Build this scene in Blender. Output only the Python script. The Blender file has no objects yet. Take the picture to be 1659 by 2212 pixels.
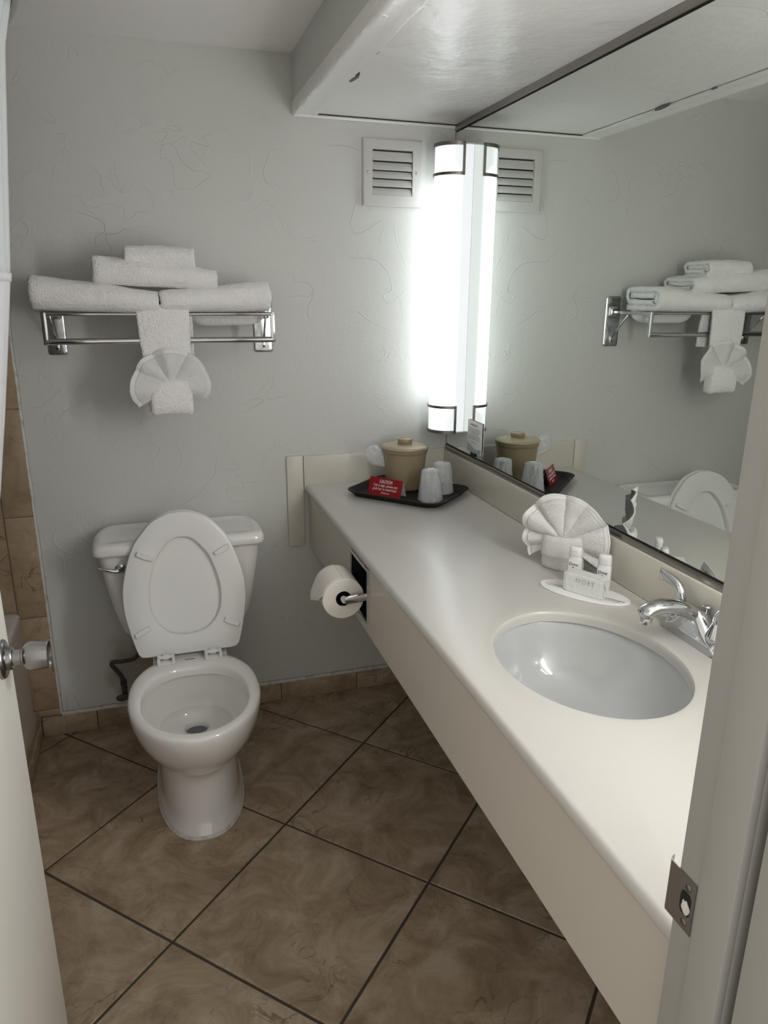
import bpy, bmesh, math, random
from mathutils import Vector, Matrix, noise

random.seed(7)
sc = bpy.context.scene
col = sc.collection
pi = math.pi

# ------------------------------------------------------------------ camera
F_PX = 1570.94
cam_d = bpy.data.cameras.new('camera')
cam = bpy.data.objects.new('camera', cam_d)
col.objects.link(cam)
cR = Vector((0.95416859, -0.29918556, 0.00709254))
cU = Vector((0.07964492, 0.27670736, 0.95764802))
cF = Vector((0.28847701, 0.91319277, -0.28785408))
cam.matrix_world = Matrix(((cR.x, cU.x, -cF.x, -1.0095), (cR.y, cU.y, -cF.y, -2.4445), (cR.z, cU.z, -cF.z, 1.4789), (0, 0, 0, 1)))
cam_d.sensor_fit = 'VERTICAL'
cam_d.sensor_height = 36.0
cam_d.lens = F_PX / 2212 * 36.0
cam_d.clip_start = 0.02
sc.camera = cam

# ------------------------------------------------------------------ world, exposure
wd = bpy.data.worlds.new('world')
sc.world = wd
wd.use_nodes = True
wd.node_tree.nodes['Background'].inputs[0].default_value = (1.0, 0.965, 0.925, 1)
wd.node_tree.nodes['Background'].inputs[1].default_value = 0.50
sc.view_settings.view_transform = 'Standard'
sc.view_settings.look = 'None'
sc.view_settings.gamma = 1.0
sc.view_settings.use_curve_mapping = False
sc.view_settings.exposure = 1.0
LAMP_BACK, LAMP_NEAR = 1.85, 16.5
try:
    sc.cycles.use_denoising = True
    sc.cycles.max_bounces = 12
    sc.cycles.diffuse_bounces = 6
    sc.cycles.caustics_reflective = False
    sc.cycles.caustics_refractive = False
except Exception:
    pass

# ------------------------------------------------------------------ materials
def mat(name, color, rough=0.5, metal=0.0, bump=None, coat=0.0, spec=0.5, sheen=0.0, var=None, build=None):
    """bump = list of (kind, scale, distance); var = (scale, other colour, low, high)"""
    m = bpy.data.materials.new(name)
    m.use_nodes = True
    nt = m.node_tree
    b = nt.nodes['Principled BSDF']
    b.inputs['Base Color'].default_value = (*color, 1)
    b.inputs['Roughness'].default_value = rough
    b.inputs['Metallic'].default_value = metal
    b.inputs['Specular IOR Level'].default_value = spec
    b.inputs['Coat Weight'].default_value = coat
    b.inputs['Coat Roughness'].default_value = 0.05
    b.inputs['Sheen Weight'].default_value = sheen
    tc = nt.nodes.new('ShaderNodeTexCoord')
    if var:
        s, c2, lo, hi = var
        n = nt.nodes.new('ShaderNodeTexNoise')
        n.inputs['Scale'].default_value = s
        n.inputs['Detail'].default_value = 6
        nt.links.new(tc.outputs['Object'], n.inputs['Vector'])
        r = nt.nodes.new('ShaderNodeMapRange')
        r.inputs['From Min'].default_value = lo
        r.inputs['From Max'].default_value = hi
        nt.links.new(n.outputs['Fac'], r.inputs['Value'])
        mx = nt.nodes.new('ShaderNodeMix')
        mx.data_type = 'RGBA'
        mx.inputs['A'].default_value = (*color, 1)
        mx.inputs['B'].default_value = (*c2, 1)
        nt.links.new(r.outputs[0], mx.inputs['Factor'])
        nt.links.new(mx.outputs['Result'], b.inputs['Base Color'])
    prev = None
    for kind, scale, dist in (bump or []):
        bp = nt.nodes.new('ShaderNodeBump')
        bp.inputs['Distance'].default_value = dist
        bp.inputs['Strength'].default_value = 1.0
        if kind == 'noise':
            t = nt.nodes.new('ShaderNodeTexNoise')
            t.inputs['Scale'].default_value = scale
            t.inputs['Detail'].default_value = 4
            nt.links.new(tc.outputs['Object'], t.inputs['Vector'])
            h = t.outputs['Fac']
        elif kind == 'voronoi':
            t = nt.nodes.new('ShaderNodeTexVoronoi')
            t.inputs['Scale'].default_value = scale
            nt.links.new(tc.outputs['Object'], t.inputs['Vector'])
            h = t.outputs['Distance']
        elif kind == 'ridge':       # thin raised trowel lines, only in patches
            t = nt.nodes.new('ShaderNodeTexNoise')
            t.inputs['Scale'].default_value = scale
            t.inputs['Detail'].default_value = 2.0
            t.inputs['Distortion'].default_value = 0.6
            nt.links.new(tc.outputs['Object'], t.inputs['Vector'])
            s1 = nt.nodes.new('ShaderNodeMath'); s1.operation = 'SUBTRACT'; s1.inputs[1].default_value = 0.5
            nt.links.new(t.outputs['Fac'], s1.inputs[0])
            s2 = nt.nodes.new('ShaderNodeMath'); s2.operation = 'ABSOLUTE'
            nt.links.new(s1.outputs[0], s2.inputs[0])
            s3 = nt.nodes.new('ShaderNodeMapRange')
            s3.inputs['From Min'].default_value = 0.0
            s3.inputs['From Max'].default_value = 0.0065
            s3.inputs['To Min'].default_value = 1.0
            s3.inputs['To Max'].default_value = 0.0
            nt.links.new(s2.outputs[0], s3.inputs['Value'])
            t2 = nt.nodes.new('ShaderNodeTexNoise')
            t2.inputs['Scale'].default_value = scale * 0.9
            t2.inputs['Detail'].default_value = 3
            mp = nt.nodes.new('ShaderNodeVectorMath'); mp.operation = 'ADD'
            mp.inputs[1].default_value = (3.1, 7.7, 1.3)
            nt.links.new(tc.outputs['Object'], mp.inputs[0])
            nt.links.new(mp.outputs[0], t2.inputs['Vector'])
            s4 = nt.nodes.new('ShaderNodeMapRange')
            s4.inputs['From Min'].default_value = 0.5
            s4.inputs['From Max'].default_value = 0.62
            nt.links.new(t2.outputs['Fac'], s4.inputs['Value'])
            s5 = nt.nodes.new('ShaderNodeMath'); s5.operation = 'MULTIPLY'
            nt.links.new(s3.outputs[0], s5.inputs[0])
            nt.links.new(s4.outputs[0], s5.inputs[1])
            h = s5.outputs[0]
        nt.links.new(h, bp.inputs['Height'])
        if prev is not None:
            nt.links.new(prev.outputs[0], bp.inputs['Normal'])
        prev = bp
    if prev is not None:
        nt.links.new(prev.outputs[0], b.inputs['Normal'])
    if build:
        build(nt, b, tc)
    return m

def stain(nt, b, tc):
    """brown damp stain on the plaster round the water valve"""
    d = nt.nodes.new('ShaderNodeVectorMath'); d.operation = 'DISTANCE'
    d.inputs[1].default_value = (-1.14, 0, 0.22)
    nt.links.new(tc.outputs['Object'], d.inputs[0])
    n = nt.nodes.new('ShaderNodeTexNoise'); n.inputs['Scale'].default_value = 14; n.inputs['Detail'].default_value = 5
    nt.links.new(tc.outputs['Object'], n.inputs['Vector'])
    a = nt.nodes.new('ShaderNodeMath'); a.operation = 'MULTIPLY_ADD'
    a.inputs[1].default_value = 0.22
    nt.links.new(n.outputs['Fac'], a.inputs[0]); nt.links.new(d.outputs['Value'], a.inputs[2])
    r = nt.nodes.new('ShaderNodeMapRange')
    r.inputs['From Min'].default_value = 0.16; r.inputs['From Max'].default_value = 0.24
    r.inputs['To Min'].default_value = 0.55; r.inputs['To Max'].default_value = 0.0
    nt.links.new(a.outputs[0], r.inputs['Value'])
    mx = nt.nodes.new('ShaderNodeMix'); mx.data_type = 'RGBA'
    mx.inputs['A'].default_value = b.inputs['Base Color'].default_value
    mx.inputs['B'].default_value = (0.30, 0.22, 0.11, 1)
    nt.links.new(r.outputs[0], mx.inputs['Factor'])
    nt.links.new(mx.outputs['Result'], b.inputs['Base Color'])

def translucent(amount):
    def f(nt, b, tc):
        out = nt.nodes['Material Output']
        t = nt.nodes.new('ShaderNodeBsdfTranslucent'); t.inputs['Color'].default_value = b.inputs['Base Color'].default_value
        mx = nt.nodes.new('ShaderNodeMixShader'); mx.inputs[0].default_value = amount
        nt.links.new(b.outputs[0], mx.inputs[1]); nt.links.new(t.outputs[0], mx.inputs[2]); nt.links.new(mx.outputs[0], out.inputs['Surface'])
    return f

def tile_colour(c1, c2, c3):
    def f(nt, b, tc):
        oi = nt.nodes.new('ShaderNodeObjectInfo')
        g = nt.nodes.new('ShaderNodeNewGeometry')
        sc_ = nt.nodes.new('ShaderNodeVectorMath'); sc_.operation = 'SCALE'
        sc_.inputs[0].default_value = (17, 31, 11)
        nt.links.new(oi.outputs['Random'], sc_.inputs['Scale'])
        ad = nt.nodes.new('ShaderNodeVectorMath'); ad.operation = 'ADD'
        nt.links.new(g.outputs['Position'], ad.inputs[0]); nt.links.new(sc_.outputs[0], ad.inputs[1])
        n1 = nt.nodes.new('ShaderNodeTexNoise'); n1.inputs['Scale'].default_value = 7; n1.inputs['Detail'].default_value = 11; n1.inputs['Roughness'].default_value = 0.72; n1.inputs['Distortion'].default_value = 0.8
        nt.links.new(ad.outputs[0], n1.inputs['Vector'])
        cr = nt.nodes.new('ShaderNodeValToRGB')
        e = cr.color_ramp.elements
        e[0].position = 0.33; e[0].color = (*c1, 1)
        e[1].position = 0.68; e[1].color = (*c3, 1)
        k = e.new(0.5); k.color = (*c2, 1)
        nt.links.new(n1.outputs['Fac'], cr.inputs['Fac'])
        # dark thin veins
        n2 = nt.nodes.new('ShaderNodeTexNoise'); n2.inputs['Scale'].default_value = 7.5; n2.inputs['Detail'].default_value = 5; n2.inputs['Distortion'].default_value = 1.2
        nt.links.new(ad.outputs[0], n2.inputs['Vector'])
        s1 = nt.nodes.new('ShaderNodeMath'); s1.operation = 'SUBTRACT'; s1.inputs[1].default_value = 0.5
        s2 = nt.nodes.new('ShaderNodeMath'); s2.operation = 'ABSOLUTE'
        nt.links.new(n2.outputs['Fac'], s1.inputs[0]); nt.links.new(s1.outputs[0], s2.inputs[0])
        r = nt.nodes.new('ShaderNodeMapRange'); r.inputs['From Max'].default_value = 0.014; r.inputs['To Min'].default_value = 1.0; r.inputs['To Max'].default_value = 0.0
        nt.links.new(s2.outputs[0], r.inputs['Value'])
        n3 = nt.nodes.new('ShaderNodeTexNoise'); n3.inputs['Scale'].default_value = 5.0
        nt.links.new(ad.outputs[0], n3.inputs['Vector'])
        r3 = nt.nodes.new('ShaderNodeMapRange'); r3.inputs['From Min'].default_value = 0.45; r3.inputs['From Max'].default_value = 0.65; r3.inputs['To Max'].default_value = 0.8
        nt.links.new(n3.outputs['Fac'], r3.inputs['Value'])
        mu = nt.nodes.new('ShaderNodeMath'); mu.operation = 'MULTIPLY'
        nt.links.new(r.outputs[0], mu.inputs[0]); nt.links.new(r3.outputs[0], mu.inputs[1])
        mx = nt.nodes.new('ShaderNodeMix'); mx.data_type = 'RGBA'
        mx.inputs['B'].default_value = (c1[0] * 0.45, c1[1] * 0.42, c1[2] * 0.4, 1)
        nt.links.new(mu.outputs[0], mx.inputs['Factor']); nt.links.new(cr.outputs['Color'], mx.inputs['A'])
        nt.links.new(mx.outputs['Result'], b.inputs['Base Color'])
        bp = nt.nodes.new('ShaderNodeBump'); bp.inputs['Distance'].default_value = 0.002; bp.inputs['Strength'].default_value = 0.6
        nt.links.new(n1.outputs['Fac'], bp.inputs['Height']); nt.links.new(bp.outputs[0], b.inputs['Normal'])
    return f

def scratched(nt, b, tc):
    """fine grey scuffs worn into the laminate in front of the tray"""
    n = nt.nodes.new('ShaderNodeTexNoise'); n.inputs['Scale'].default_value = 5.0; n.inputs['Detail'].default_value = 1.5; n.inputs['Distortion'].default_value = 1.0
    nt.links.new(tc.outputs['Object'], n.inputs['Vector'])
    s1 = nt.nodes.new('ShaderNodeMath'); s1.operation = 'SUBTRACT'; s1.inputs[1].default_value = 0.5
    s2 = nt.nodes.new('ShaderNodeMath'); s2.operation = 'ABSOLUTE'
    nt.links.new(n.outputs['Fac'], s1.inputs[0]); nt.links.new(s1.outputs[0], s2.inputs[0])
    r = nt.nodes.new('ShaderNodeMapRange'); r.inputs['From Max'].default_value = 0.0022; r.inputs['To Min'].default_value = 0.55; r.inputs['To Max'].default_value = 0.0
    nt.links.new(s2.outputs[0], r.inputs['Value'])
    d = nt.nodes.new('ShaderNodeVectorMath'); d.operation = 'DISTANCE'; d.inputs[1].default_value = (-0.34, -0.80, 0.834)
    nt.links.new(tc.outputs['Object'], d.inputs[0])
    r2 = nt.nodes.new('ShaderNodeMapRange'); r2.inputs['From Min'].default_value = 0.12; r2.inputs['From Max'].default_value = 0.26; r2.inputs['To Min'].default_value = 1.0; r2.inputs['To Max'].default_value = 0.0
    nt.links.new(d.outputs['Value'], r2.inputs['Value'])
    mu = nt.nodes.new('ShaderNodeMath'); mu.operation = 'MULTIPLY'
    nt.links.new(r.outputs[0], mu.inputs[0]); nt.links.new(r2.outputs[0], mu.inputs[1])
    mx = nt.nodes.new('ShaderNodeMix'); mx.data_type = 'RGBA'
    mx.inputs['A'].default_value = b.inputs['Base Color'].default_value
    mx.inputs['B'].default_value = (0.22, 0.21, 0.20, 1)
    nt.links.new(mu.outputs[0], mx.inputs['Factor']); nt.links.new(mx.outputs['Result'], b.inputs['Base Color'])

M = {}
M['wall'] = mat('grey_green_plaster', (0.60, 0.608, 0.58), 0.55, bump=[('noise', 7, 0.0022), ('noise', 90, 0.0006), ("ridge", 4.2, 0.0011), ("ridge", 9, 0.0008)])
M['wall_back'] = mat('grey_green_plaster_stained', (0.60, 0.608, 0.58), 0.55, bump=[('noise', 7, 0.0022), ('noise', 90, 0.0006), ("ridge", 4.2, 0.0011), ("ridge", 9, 0.0008)], build=stain)
M['ceiling'] = mat('ceiling_paint', (0.91, 0.89, 0.87), 0.6, bump=[('noise', 8, 0.004), ('ridge', 6, 0.0008)])
M['soffit'] = mat('glossy_soffit_paint', (0.84, 0.835, 0.81), 0.30, bump=[('noise', 7, 0.006), ('noise', 45, 0.0009), ('ridge', 4, 0.0008)])
M['chip'] = mat('bare_plaster', (0.16, 0.155, 0.15), 0.9)
M['crack'] = mat('crack_shadow', (0.05, 0.05, 0.05), 0.9)
M['counter'] = mat('cream_laminate', (0.55, 0.532, 0.50), 0.27, bump=[('noise', 60, 0.0004)], build=scratched)
M['apron'] = mat('cream_laminate_front', (0.57, 0.525, 0.46), 0.38, bump=[('noise', 60, 0.0003)])
M['china'] = mat('white_china', (0.80, 0.785, 0.765), 0.07, coat=0.6)
M['sink'] = mat('grey_china', (0.475, 0.485, 0.485), 0.12, coat=0.4)
M['seat'] = mat('white_plastic', (0.75, 0.75, 0.73), 0.26)
M['chrome'] = mat('chrome', (0.60, 0.61, 0.62), 0.06, 1.0)
M['chrome_worn'] = mat('worn_chrome', (0.62, 0.63, 0.64), 0.2, 1.0, var=(30, (0.42, 0.42, 0.42), 0.45, 0.65))
M['steel'] = mat('brushed_steel', (0.30, 0.295, 0.29), 0.24, 1.0, bump=[('noise', 300, 0.0001)])
M['nickel'] = mat('dark_brushed_nickel', (0.22, 0.20, 0.18), 0.32, 1.0)
M['mframe'] = mat('mirror_channel_metal', (0.34, 0.31, 0.29), 0.32, 1.0)
M['black'] = mat('black', (0.006, 0.006, 0.006), 0.6)
M['mirror'] = mat('mirror_silver', (0.82, 0.86, 0.82), 0.0, 1.0)
M['floor_tile'] = mat('brown_stone_tile', (0.3, 0.2, 0.13), 0.45, build=tile_colour((0.22, 0.155, 0.095), (0.37, 0.28, 0.19), (0.50, 0.41, 0.31)))
M['wall_tile'] = mat('tan_stone_tile', (0.3, 0.2, 0.13), 0.45, build=tile_colour((0.27, 0.19, 0.12), (0.36, 0.265, 0.175), (0.43, 0.33, 0.23)))
M['grout'] = mat('dark_grout', (0.075, 0.06, 0.045), 0.95, bump=[('noise', 300, 0.0006)])
M['wgrout'] = mat('tan_grout', (0.38, 0.31, 0.23), 0.95)
M['caulk'] = mat('white_caulk', (0.62, 0.60, 0.56), 0.6, var=(40, (0.45, 0.42, 0.36), 0.5, 0.7))
M['jamb'] = mat('grey_door_frame_paint', (0.37, 0.36, 0.335), 0.45, bump=[('noise', 30, 0.0008)])
M['door'] = mat('cream_door_paint', (0.88, 0.86, 0.80), 0.4, bump=[('noise', 40, 0.0004)])
M['towel'] = mat('white_terry', (0.90, 0.89, 0.88), 0.95, spec=0.1, sheen=0.3, bump=[('noise', 130, 0.0035), ('voronoi', 330, 0.0018)])
M['cloth'] = mat('white_washcloth_terry', (0.90, 0.895, 0.88), 0.95, spec=0.1, sheen=0.2, bump=[('voronoi', 380, 0.0018), ('noise', 300, 0.001)], build=translucent(0.22))
M['hem'] = mat('woven_hem', (0.90, 0.90, 0.89), 0.9, spec=0.1, bump=[('noise', 700, 0.0006)], build=translucent(0.22))
M['curtain'] = mat('white_curtain_fabric', (0.80, 0.80, 0.83), 0.85, spec=0.1, bump=[('noise', 500, 0.0005)])
M['curtain_mesh'] = mat('sheer_curtain_fabric', (0.72, 0.75, 0.76), 0.8, spec=0.1)
M['tub'] = mat('white_tub_enamel', (0.62, 0.60, 0.60), 0.15, coat=0.4)
M['tray'] = mat('black_plastic', (0.010, 0.008, 0.007), 0.5, spec=0.25, bump=[('noise', 400, 0.0002)])
M['bucket'] = mat('tan_plastic', (0.29, 0.235, 0.145), 0.24, var=(4, (0.265, 0.215, 0.13), 0.4, 0.6))
M['bucket_lid'] = mat('tan_plastic_lid', (0.40, 0.335, 0.215), 0.2)
M['red'] = mat('red_print', (0.27, 0.008, 0.012), 0.3)
M['white_print'] = mat('white_print', (0.85, 0.83, 0.82), 0.6)
M['paper'] = mat('white_card', (0.80, 0.80, 0.79), 0.5)
M['grey_card'] = mat('grey_card_back', (0.50, 0.52, 0.54), 0.5)
M['ink'] = mat('dark_ink', (0.02, 0.02, 0.02), 0.6)
M['grey_ink'] = mat('grey_ink', (0.24, 0.25, 0.26), 0.6)
M['blue_print'] = mat('pale_blue_print', (0.38, 0.44, 0.52), 0.5)
M['green_print'] = mat('green_print', (0.33, 0.42, 0.22), 0.5)
M['soap'] = mat('white_paper_wrap', (0.70, 0.71, 0.69), 0.42, bump=[('noise', 70, 0.0025), ('noise', 180, 0.001)])
M['soap_ink'] = mat('silver_print', (0.42, 0.44, 0.44), 0.4)
M['bottle'] = mat('white_bottle', (0.70, 0.71, 0.71), 0.25)
M['tissue'] = mat('toilet_tissue', (0.74, 0.71, 0.66), 0.95, spec=0.1, bump=[('noise', 160, 0.0006)])
M['core'] = mat('grey_cardboard', (0.12, 0.10, 0.09), 0.9)
M['hose'] = mat('dark_braided_hose', (0.10, 0.09, 0.085), 0.45, 0.6, bump=[('voronoi', 500, 0.0008)])
M['vent'] = mat('vent_paint', (0.56, 0.555, 0.53), 0.5, bump=[('noise', 60, 0.0006)])
M['hall'] = mat('hall_carpet', (0.25, 0.22, 0.19), 0.95)

def see_through(name, tint, amount, gloss_rough, crinkle=0.004, edge=0.6):
    m = bpy.data.materials.new(name); m.use_nodes = True
    nt = m.node_tree
    b = nt.nodes['Principled BSDF']; out = nt.nodes['Material Output']
    b.inputs['Base Color'].default_value = (*tint, 1)
    b.inputs['Roughness'].default_value = gloss_rough
    tr = nt.nodes.new('ShaderNodeBsdfTransparent')
    mx = nt.nodes.new('ShaderNodeMixShader')
    lw = nt.nodes.new('ShaderNodeLayerWeight'); lw.inputs['Blend'].default_value = 0.35
    tc = nt.nodes.new('ShaderNodeTexCoord')
    n = nt.nodes.new('ShaderNodeTexNoise'); n.inputs['Scale'].default_value = 55; n.inputs['Detail'].default_value = 4; n.inputs['Distortion'].default_value = 1.0
    nt.links.new(tc.outputs['Object'], n.inputs['Vector'])
    bp = nt.nodes.new('ShaderNodeBump'); bp.inputs['Distance'].default_value = crinkle
    nt.links.new(n.outputs['Fac'], bp.inputs['Height']); nt.links.new(bp.outputs[0], b.inputs['Normal']); nt.links.new(bp.outputs[0], lw.inputs['Normal'])
    r = nt.nodes.new('ShaderNodeMapRange')
    r.inputs['To Min'].default_value = amount; r.inputs['To Max'].default_value = min(1, amount + edge)
    nt.links.new(lw.outputs['Facing'], r.inputs['Value'])
    nt.links.new(r.outputs[0], mx.inputs[0]); nt.links.new(tr.outputs[0], mx.inputs[1]); nt.links.new(b.outputs[0], mx.inputs[2])
    nt.links.new(mx.outputs[0], out.inputs['Surface'])
    return m
M['wrap'] = see_through('crinkled_clear_wrap', (0.80, 0.82, 0.84), 0.28, 0.2)
M['clear'] = see_through('clear_plastic', (0.78, 0.80, 0.82), 0.12, 0.08)
M['water'] = see_through('still_water', (0.50, 0.54, 0.52), 0.05, 0.02, 0.0, 0.25)

def lamp_material(strength, tint):
    m = bpy.data.materials.new('glowing_acrylic'); m.use_nodes = True
    nt = m.node_tree; b = nt.nodes['Principled BSDF']
    b.inputs['Base Color'].default_value = (0.85, 0.87, 0.88, 1)
    b.inputs['Roughness'].default_value = 0.25
    b.inputs['Emission Color'].default_value = (*tint, 1)
    tc = nt.nodes.new('ShaderNodeTexCoord'); sx = nt.nodes.new('ShaderNodeSeparateXYZ')
    nt.links.new(tc.outputs['Object'], sx.inputs[0])
    # the tube inside stops short of both ends: dimmer there (z is local, 0 .. 0.90)
    a = nt.nodes.new('ShaderNodeMath'); a.operation = 'SUBTRACT'; a.inputs[1].default_value = 0.455
    nt.links.new(sx.outputs['Z'], a.inputs[0])
    c = nt.nodes.new('ShaderNodeMath'); c.operation = 'ABSOLUTE'; nt.links.new(a.outputs[0], c.inputs[0])
    r = nt.nodes.new('ShaderNodeMapRange'); r.interpolation_type = 'SMOOTHSTEP'
    r.inputs['From Min'].default_value = 0.345; r.inputs['From Max'].default_value = 0.40
    r.inputs['To Min'].default_value = strength; r.inputs['To Max'].default_value = 0.40
    nt.links.new(c.outputs[0], r.inputs['Value'])
    # tube sits away from the mirror: the flat cheeks next to the back plate glow less
    r2 = nt.nodes.new('ShaderNodeMapRange'); r2.interpolation_type = 'SMOOTHSTEP'
    r2.inputs['From Min'].default_value = -0.082; r2.inputs['From Max'].default_value = -0.022
    r2.inputs['To Min'].default_value = 1.0; r2.inputs['To Max'].default_value = 0.075
    nt.links.new(sx.outputs['X'], r2.inputs['Value'])
    mu = nt.nodes.new('ShaderNodeMath'); mu.operation = 'MULTIPLY'
    nt.links.new(r.outputs[0], mu.inputs[0]); nt.links.new(r2.outputs[0], mu.inputs[1])
    mxn = nt.nodes.new('ShaderNodeMath'); mxn.operation = 'MAXIMUM'; mxn.inputs[1].default_value = 0.30
    nt.links.new(mu.outputs[0], mxn.inputs[0])
    nt.links.new(mxn.outputs[0], b.inputs['Emission Strength'])
    return m
M['lamp'] = lamp_material(LAMP_BACK, (0.91, 0.965, 1.0))
M['lamp_near'] = lamp_material(LAMP_NEAR, (1.0, 0.985, 0.96))

# ------------------------------------------------------------------ object helpers
W = {}

def thing(name, loc, label, cat, group=None, rotz=0.0):
    o = bpy.data.objects.new(name, None)
    o.empty_display_size = 0.05
    col.objects.link(o)
    o.location = loc
    o.rotation_euler = (0, 0, rotz)
    W[o] = Matrix.Translation(Vector(loc)) @ Matrix.Rotation(rotz, 4, 'Z')
    o['label'] = label; o['category'] = cat
    if group: o['group'] = group
    return o

def tag(o, label, cat, group=None):
    o['label'] = label; o['category'] = cat
    if group: o['group'] = group
    return o

def struct(o, label=None):
    o['kind'] = 'structure'
    if label: o['label'] = label
    return o

def add(name, verts, faces, m, parent=None, smooth=False, local=False, sharp=None, label=None):
    me = bpy.data.meshes.new(name)
    vs = [Vector(v) for v in verts]
    if parent is not None and not local:
        inv = W[parent].inverted()
        vs = [inv @ v for v in vs]
    me.from_pydata([tuple(v) for v in vs], [], faces)
    me.validate()
    bm = bmesh.new(); bm.from_mesh(me)
    bmesh.ops.recalc_face_normals(bm, faces=bm.faces)
    bm.to_mesh(me); bm.free()
    if smooth:
        for p in me.polygons: p.use_smooth = True
        if sharp: me.set_sharp_from_angle(angle=math.radians(sharp))
    o = bpy.data.objects.new(name, me)
    col.objects.link(o)
    me.materials.append(M[m] if isinstance(m, str) else m)
    if parent is not None:
        o.parent = parent
        W[o] = W[parent]
    else:
        W[o] = Matrix.Identity(4)
    if label: o['label'] = label
    return o

def dup(root, loc, rotz=0.0, label=None):
    r = root.copy(); col.objects.link(r); r.location = loc; r.rotation_euler = (0, 0, rotz)
    if label: r['label'] = label
    for ch in list(root.children):
        c = ch.copy(); col.objects.link(c); c.parent = r
        for g in list(ch.children):
            d = g.copy(); col.objects.link(d); d.parent = c
    return r

def box_data(x0, x1, y0, y1, z0, z1, bev=0.0, seg=2):
    bm = bmesh.new()
    bmesh.ops.create_cube(bm, size=1.0)
    for v in bm.verts:
        v.co = Vector((x0 + (v.co.x + .5) * (x1 - x0), y0 + (v.co.y + .5) * (y1 - y0), z0 + (v.co.z + .5) * (z1 - z0)))
    if bev > 0:
        bmesh.ops.bevel(bm, geom=list(bm.edges), offset=bev, segments=seg, profile=0.5, affect='EDGES')
    bm.verts.index_update()
    vs = [v.co.copy() for v in bm.verts]; fs = [[v.index for v in f.verts] for f in bm.faces]
    bm.free()
    return vs, fs

def join(*datas):
    V, Fc = [], []
    for v, f in datas:
        k = len(V); V += list(v); Fc += [[i + k for i in q] for q in f]
    return V, Fc

def xf(data, mtx):
    return [mtx @ Vector(v) for v in data[0]], data[1]

def box(name, x0, x1, y0, y1, z0, z1, m, parent=None, bev=0.0, seg=2, local=False, label=None):
    v, f = box_data(x0, x1, y0, y1, z0, z1, bev, seg)
    return add(name, v, f, m, parent, smooth=bev > 0, local=local, sharp=35 if bev > 0 else None, label=label)

def loft(rings, cap0=False, cap1=False, closed=True):
    n = len(rings[0]); V = [p for r in rings for p in r]; Fc = []
    for i in range(len(rings) - 1):
        for j in range(n if closed else n - 1):
            k = (j + 1) % n
            Fc.append([i * n + j, i * n + k, (i + 1) * n + k, (i + 1) * n + j])
    if cap0: Fc.append(list(range(n))[::-1])
    if cap1: Fc.append([(len(rings) - 1) * n + j for j in range(n)])
    return V, Fc

def lathe(profile, n=32, cx=0, cy=0):
    rings = [[Vector((cx + r * math.cos(2 * pi * j / n), cy + r * math.sin(2 * pi * j / n), z)) for j in range(n)] for r, z in profile]
    return loft(rings, cap0=profile[0][0] > 1e-6, cap1=profile[-1][0] > 1e-6)

def tube(pts, r, n=12, caps=True, flat=None):
    """flat = list of (width scale, height scale) per point"""
    pts = [Vector(p) for p in pts]
    rs = r if isinstance(r, (list, tuple)) else [r] * len(pts)
    t0 = (pts[1] - pts[0]).normalized()
    up = Vector((0, 0, 1)) if abs(t0.z) < 0.9 else Vector((1, 0, 0))
    a = t0.cross(up).normalized(); rings = []
    for i, p in enumerate(pts):
        t = (pts[min(i + 1, len(pts) - 1)] - pts[max(i - 1, 0)]).normalized()
        a = (a - t * a.dot(t)).normalized(); b = t.cross(a)
        fw, fh = flat[i] if flat else (1, 1)
        rings.append([p + a * (rs[i] * fw * math.cos(2 * pi * j / n)) + b * (rs[i] * fh * math.sin(2 * pi * j / n)) for j in range(n)])
    return loft(rings, caps, caps)

def smooth_path(pts, k=8):
    pts = [Vector(p) for p in pts]; out = []
    for i in range(len(pts) - 1):
        p0 = pts[max(i - 1, 0)]; p1 = pts[i]; p2 = pts[i + 1]; p3 = pts[min(i + 2, len(pts) - 1)]
        for j in range(k):
            t = j / k
            out.append(0.5 * ((2 * p1) + (p2 - p0) * t + (2 * p0 - 5 * p1 + 4 * p2 - p3) * t * t + (3 * p1 - p0 - 3 * p2 + p3) * t ** 3))
    out.append(pts[-1])
    return out

def rrect(x0, x1, y0, y1, r, z, n=6):
    rr = r if isinstance(r, (list, tuple)) else [r] * 4      # corners: x1y1, x0y1, x0y0, x1y0
    cs = [(x1 - rr[0], y1 - rr[0], 0, rr[0]), (x0 + rr[1], y1 - rr[1], pi / 2, rr[1]), (x0 + rr[2], y0 + rr[2], pi, rr[2]), (x1 - rr[3], y0 + rr[3], 1.5 * pi, rr[3])]
    return [Vector((cx + q * math.cos(a0 + pi / 2 * k / n), cy + q * math.sin(a0 + pi / 2 * k / n), z)) for cx, cy, a0, q in cs for k in range(n + 1)]

def text(name, body, size, org, ux, uy, m, parent, align='CENTER', shear=0.0, spacing=1.0, depth=0.00015, sx=1.0, label=None):
    c = bpy.data.curves.new('lettering_curve', 'FONT')
    c.body = body; c.size = size; c.align_x = align; c.shear = shear; c.space_character = spacing; c.extrude = depth
    c.resolution_u = 3
    t = bpy.data.objects.new('lettering_tmp', c); col.objects.link(t)
    dg = bpy.context.evaluated_depsgraph_get(); dg.update()
    me = bpy.data.meshes.new_from_object(t.evaluated_get(dg))
    ux = Vector(ux).normalized(); uy = Vector(uy).normalized(); uz = ux.cross(uy)
    vs = [Vector(org) + ux * (v.co.x * sx) + uy * v.co.y + uz * (v.co.z + depth) for v in me.vertices]
    fs = [list(p.vertices) for p in me.polygons]
    bpy.data.objects.remove(t); bpy.data.curves.remove(c); bpy.data.meshes.remove(me)
    return add(name, vs, fs, m, parent, label=label)

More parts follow.
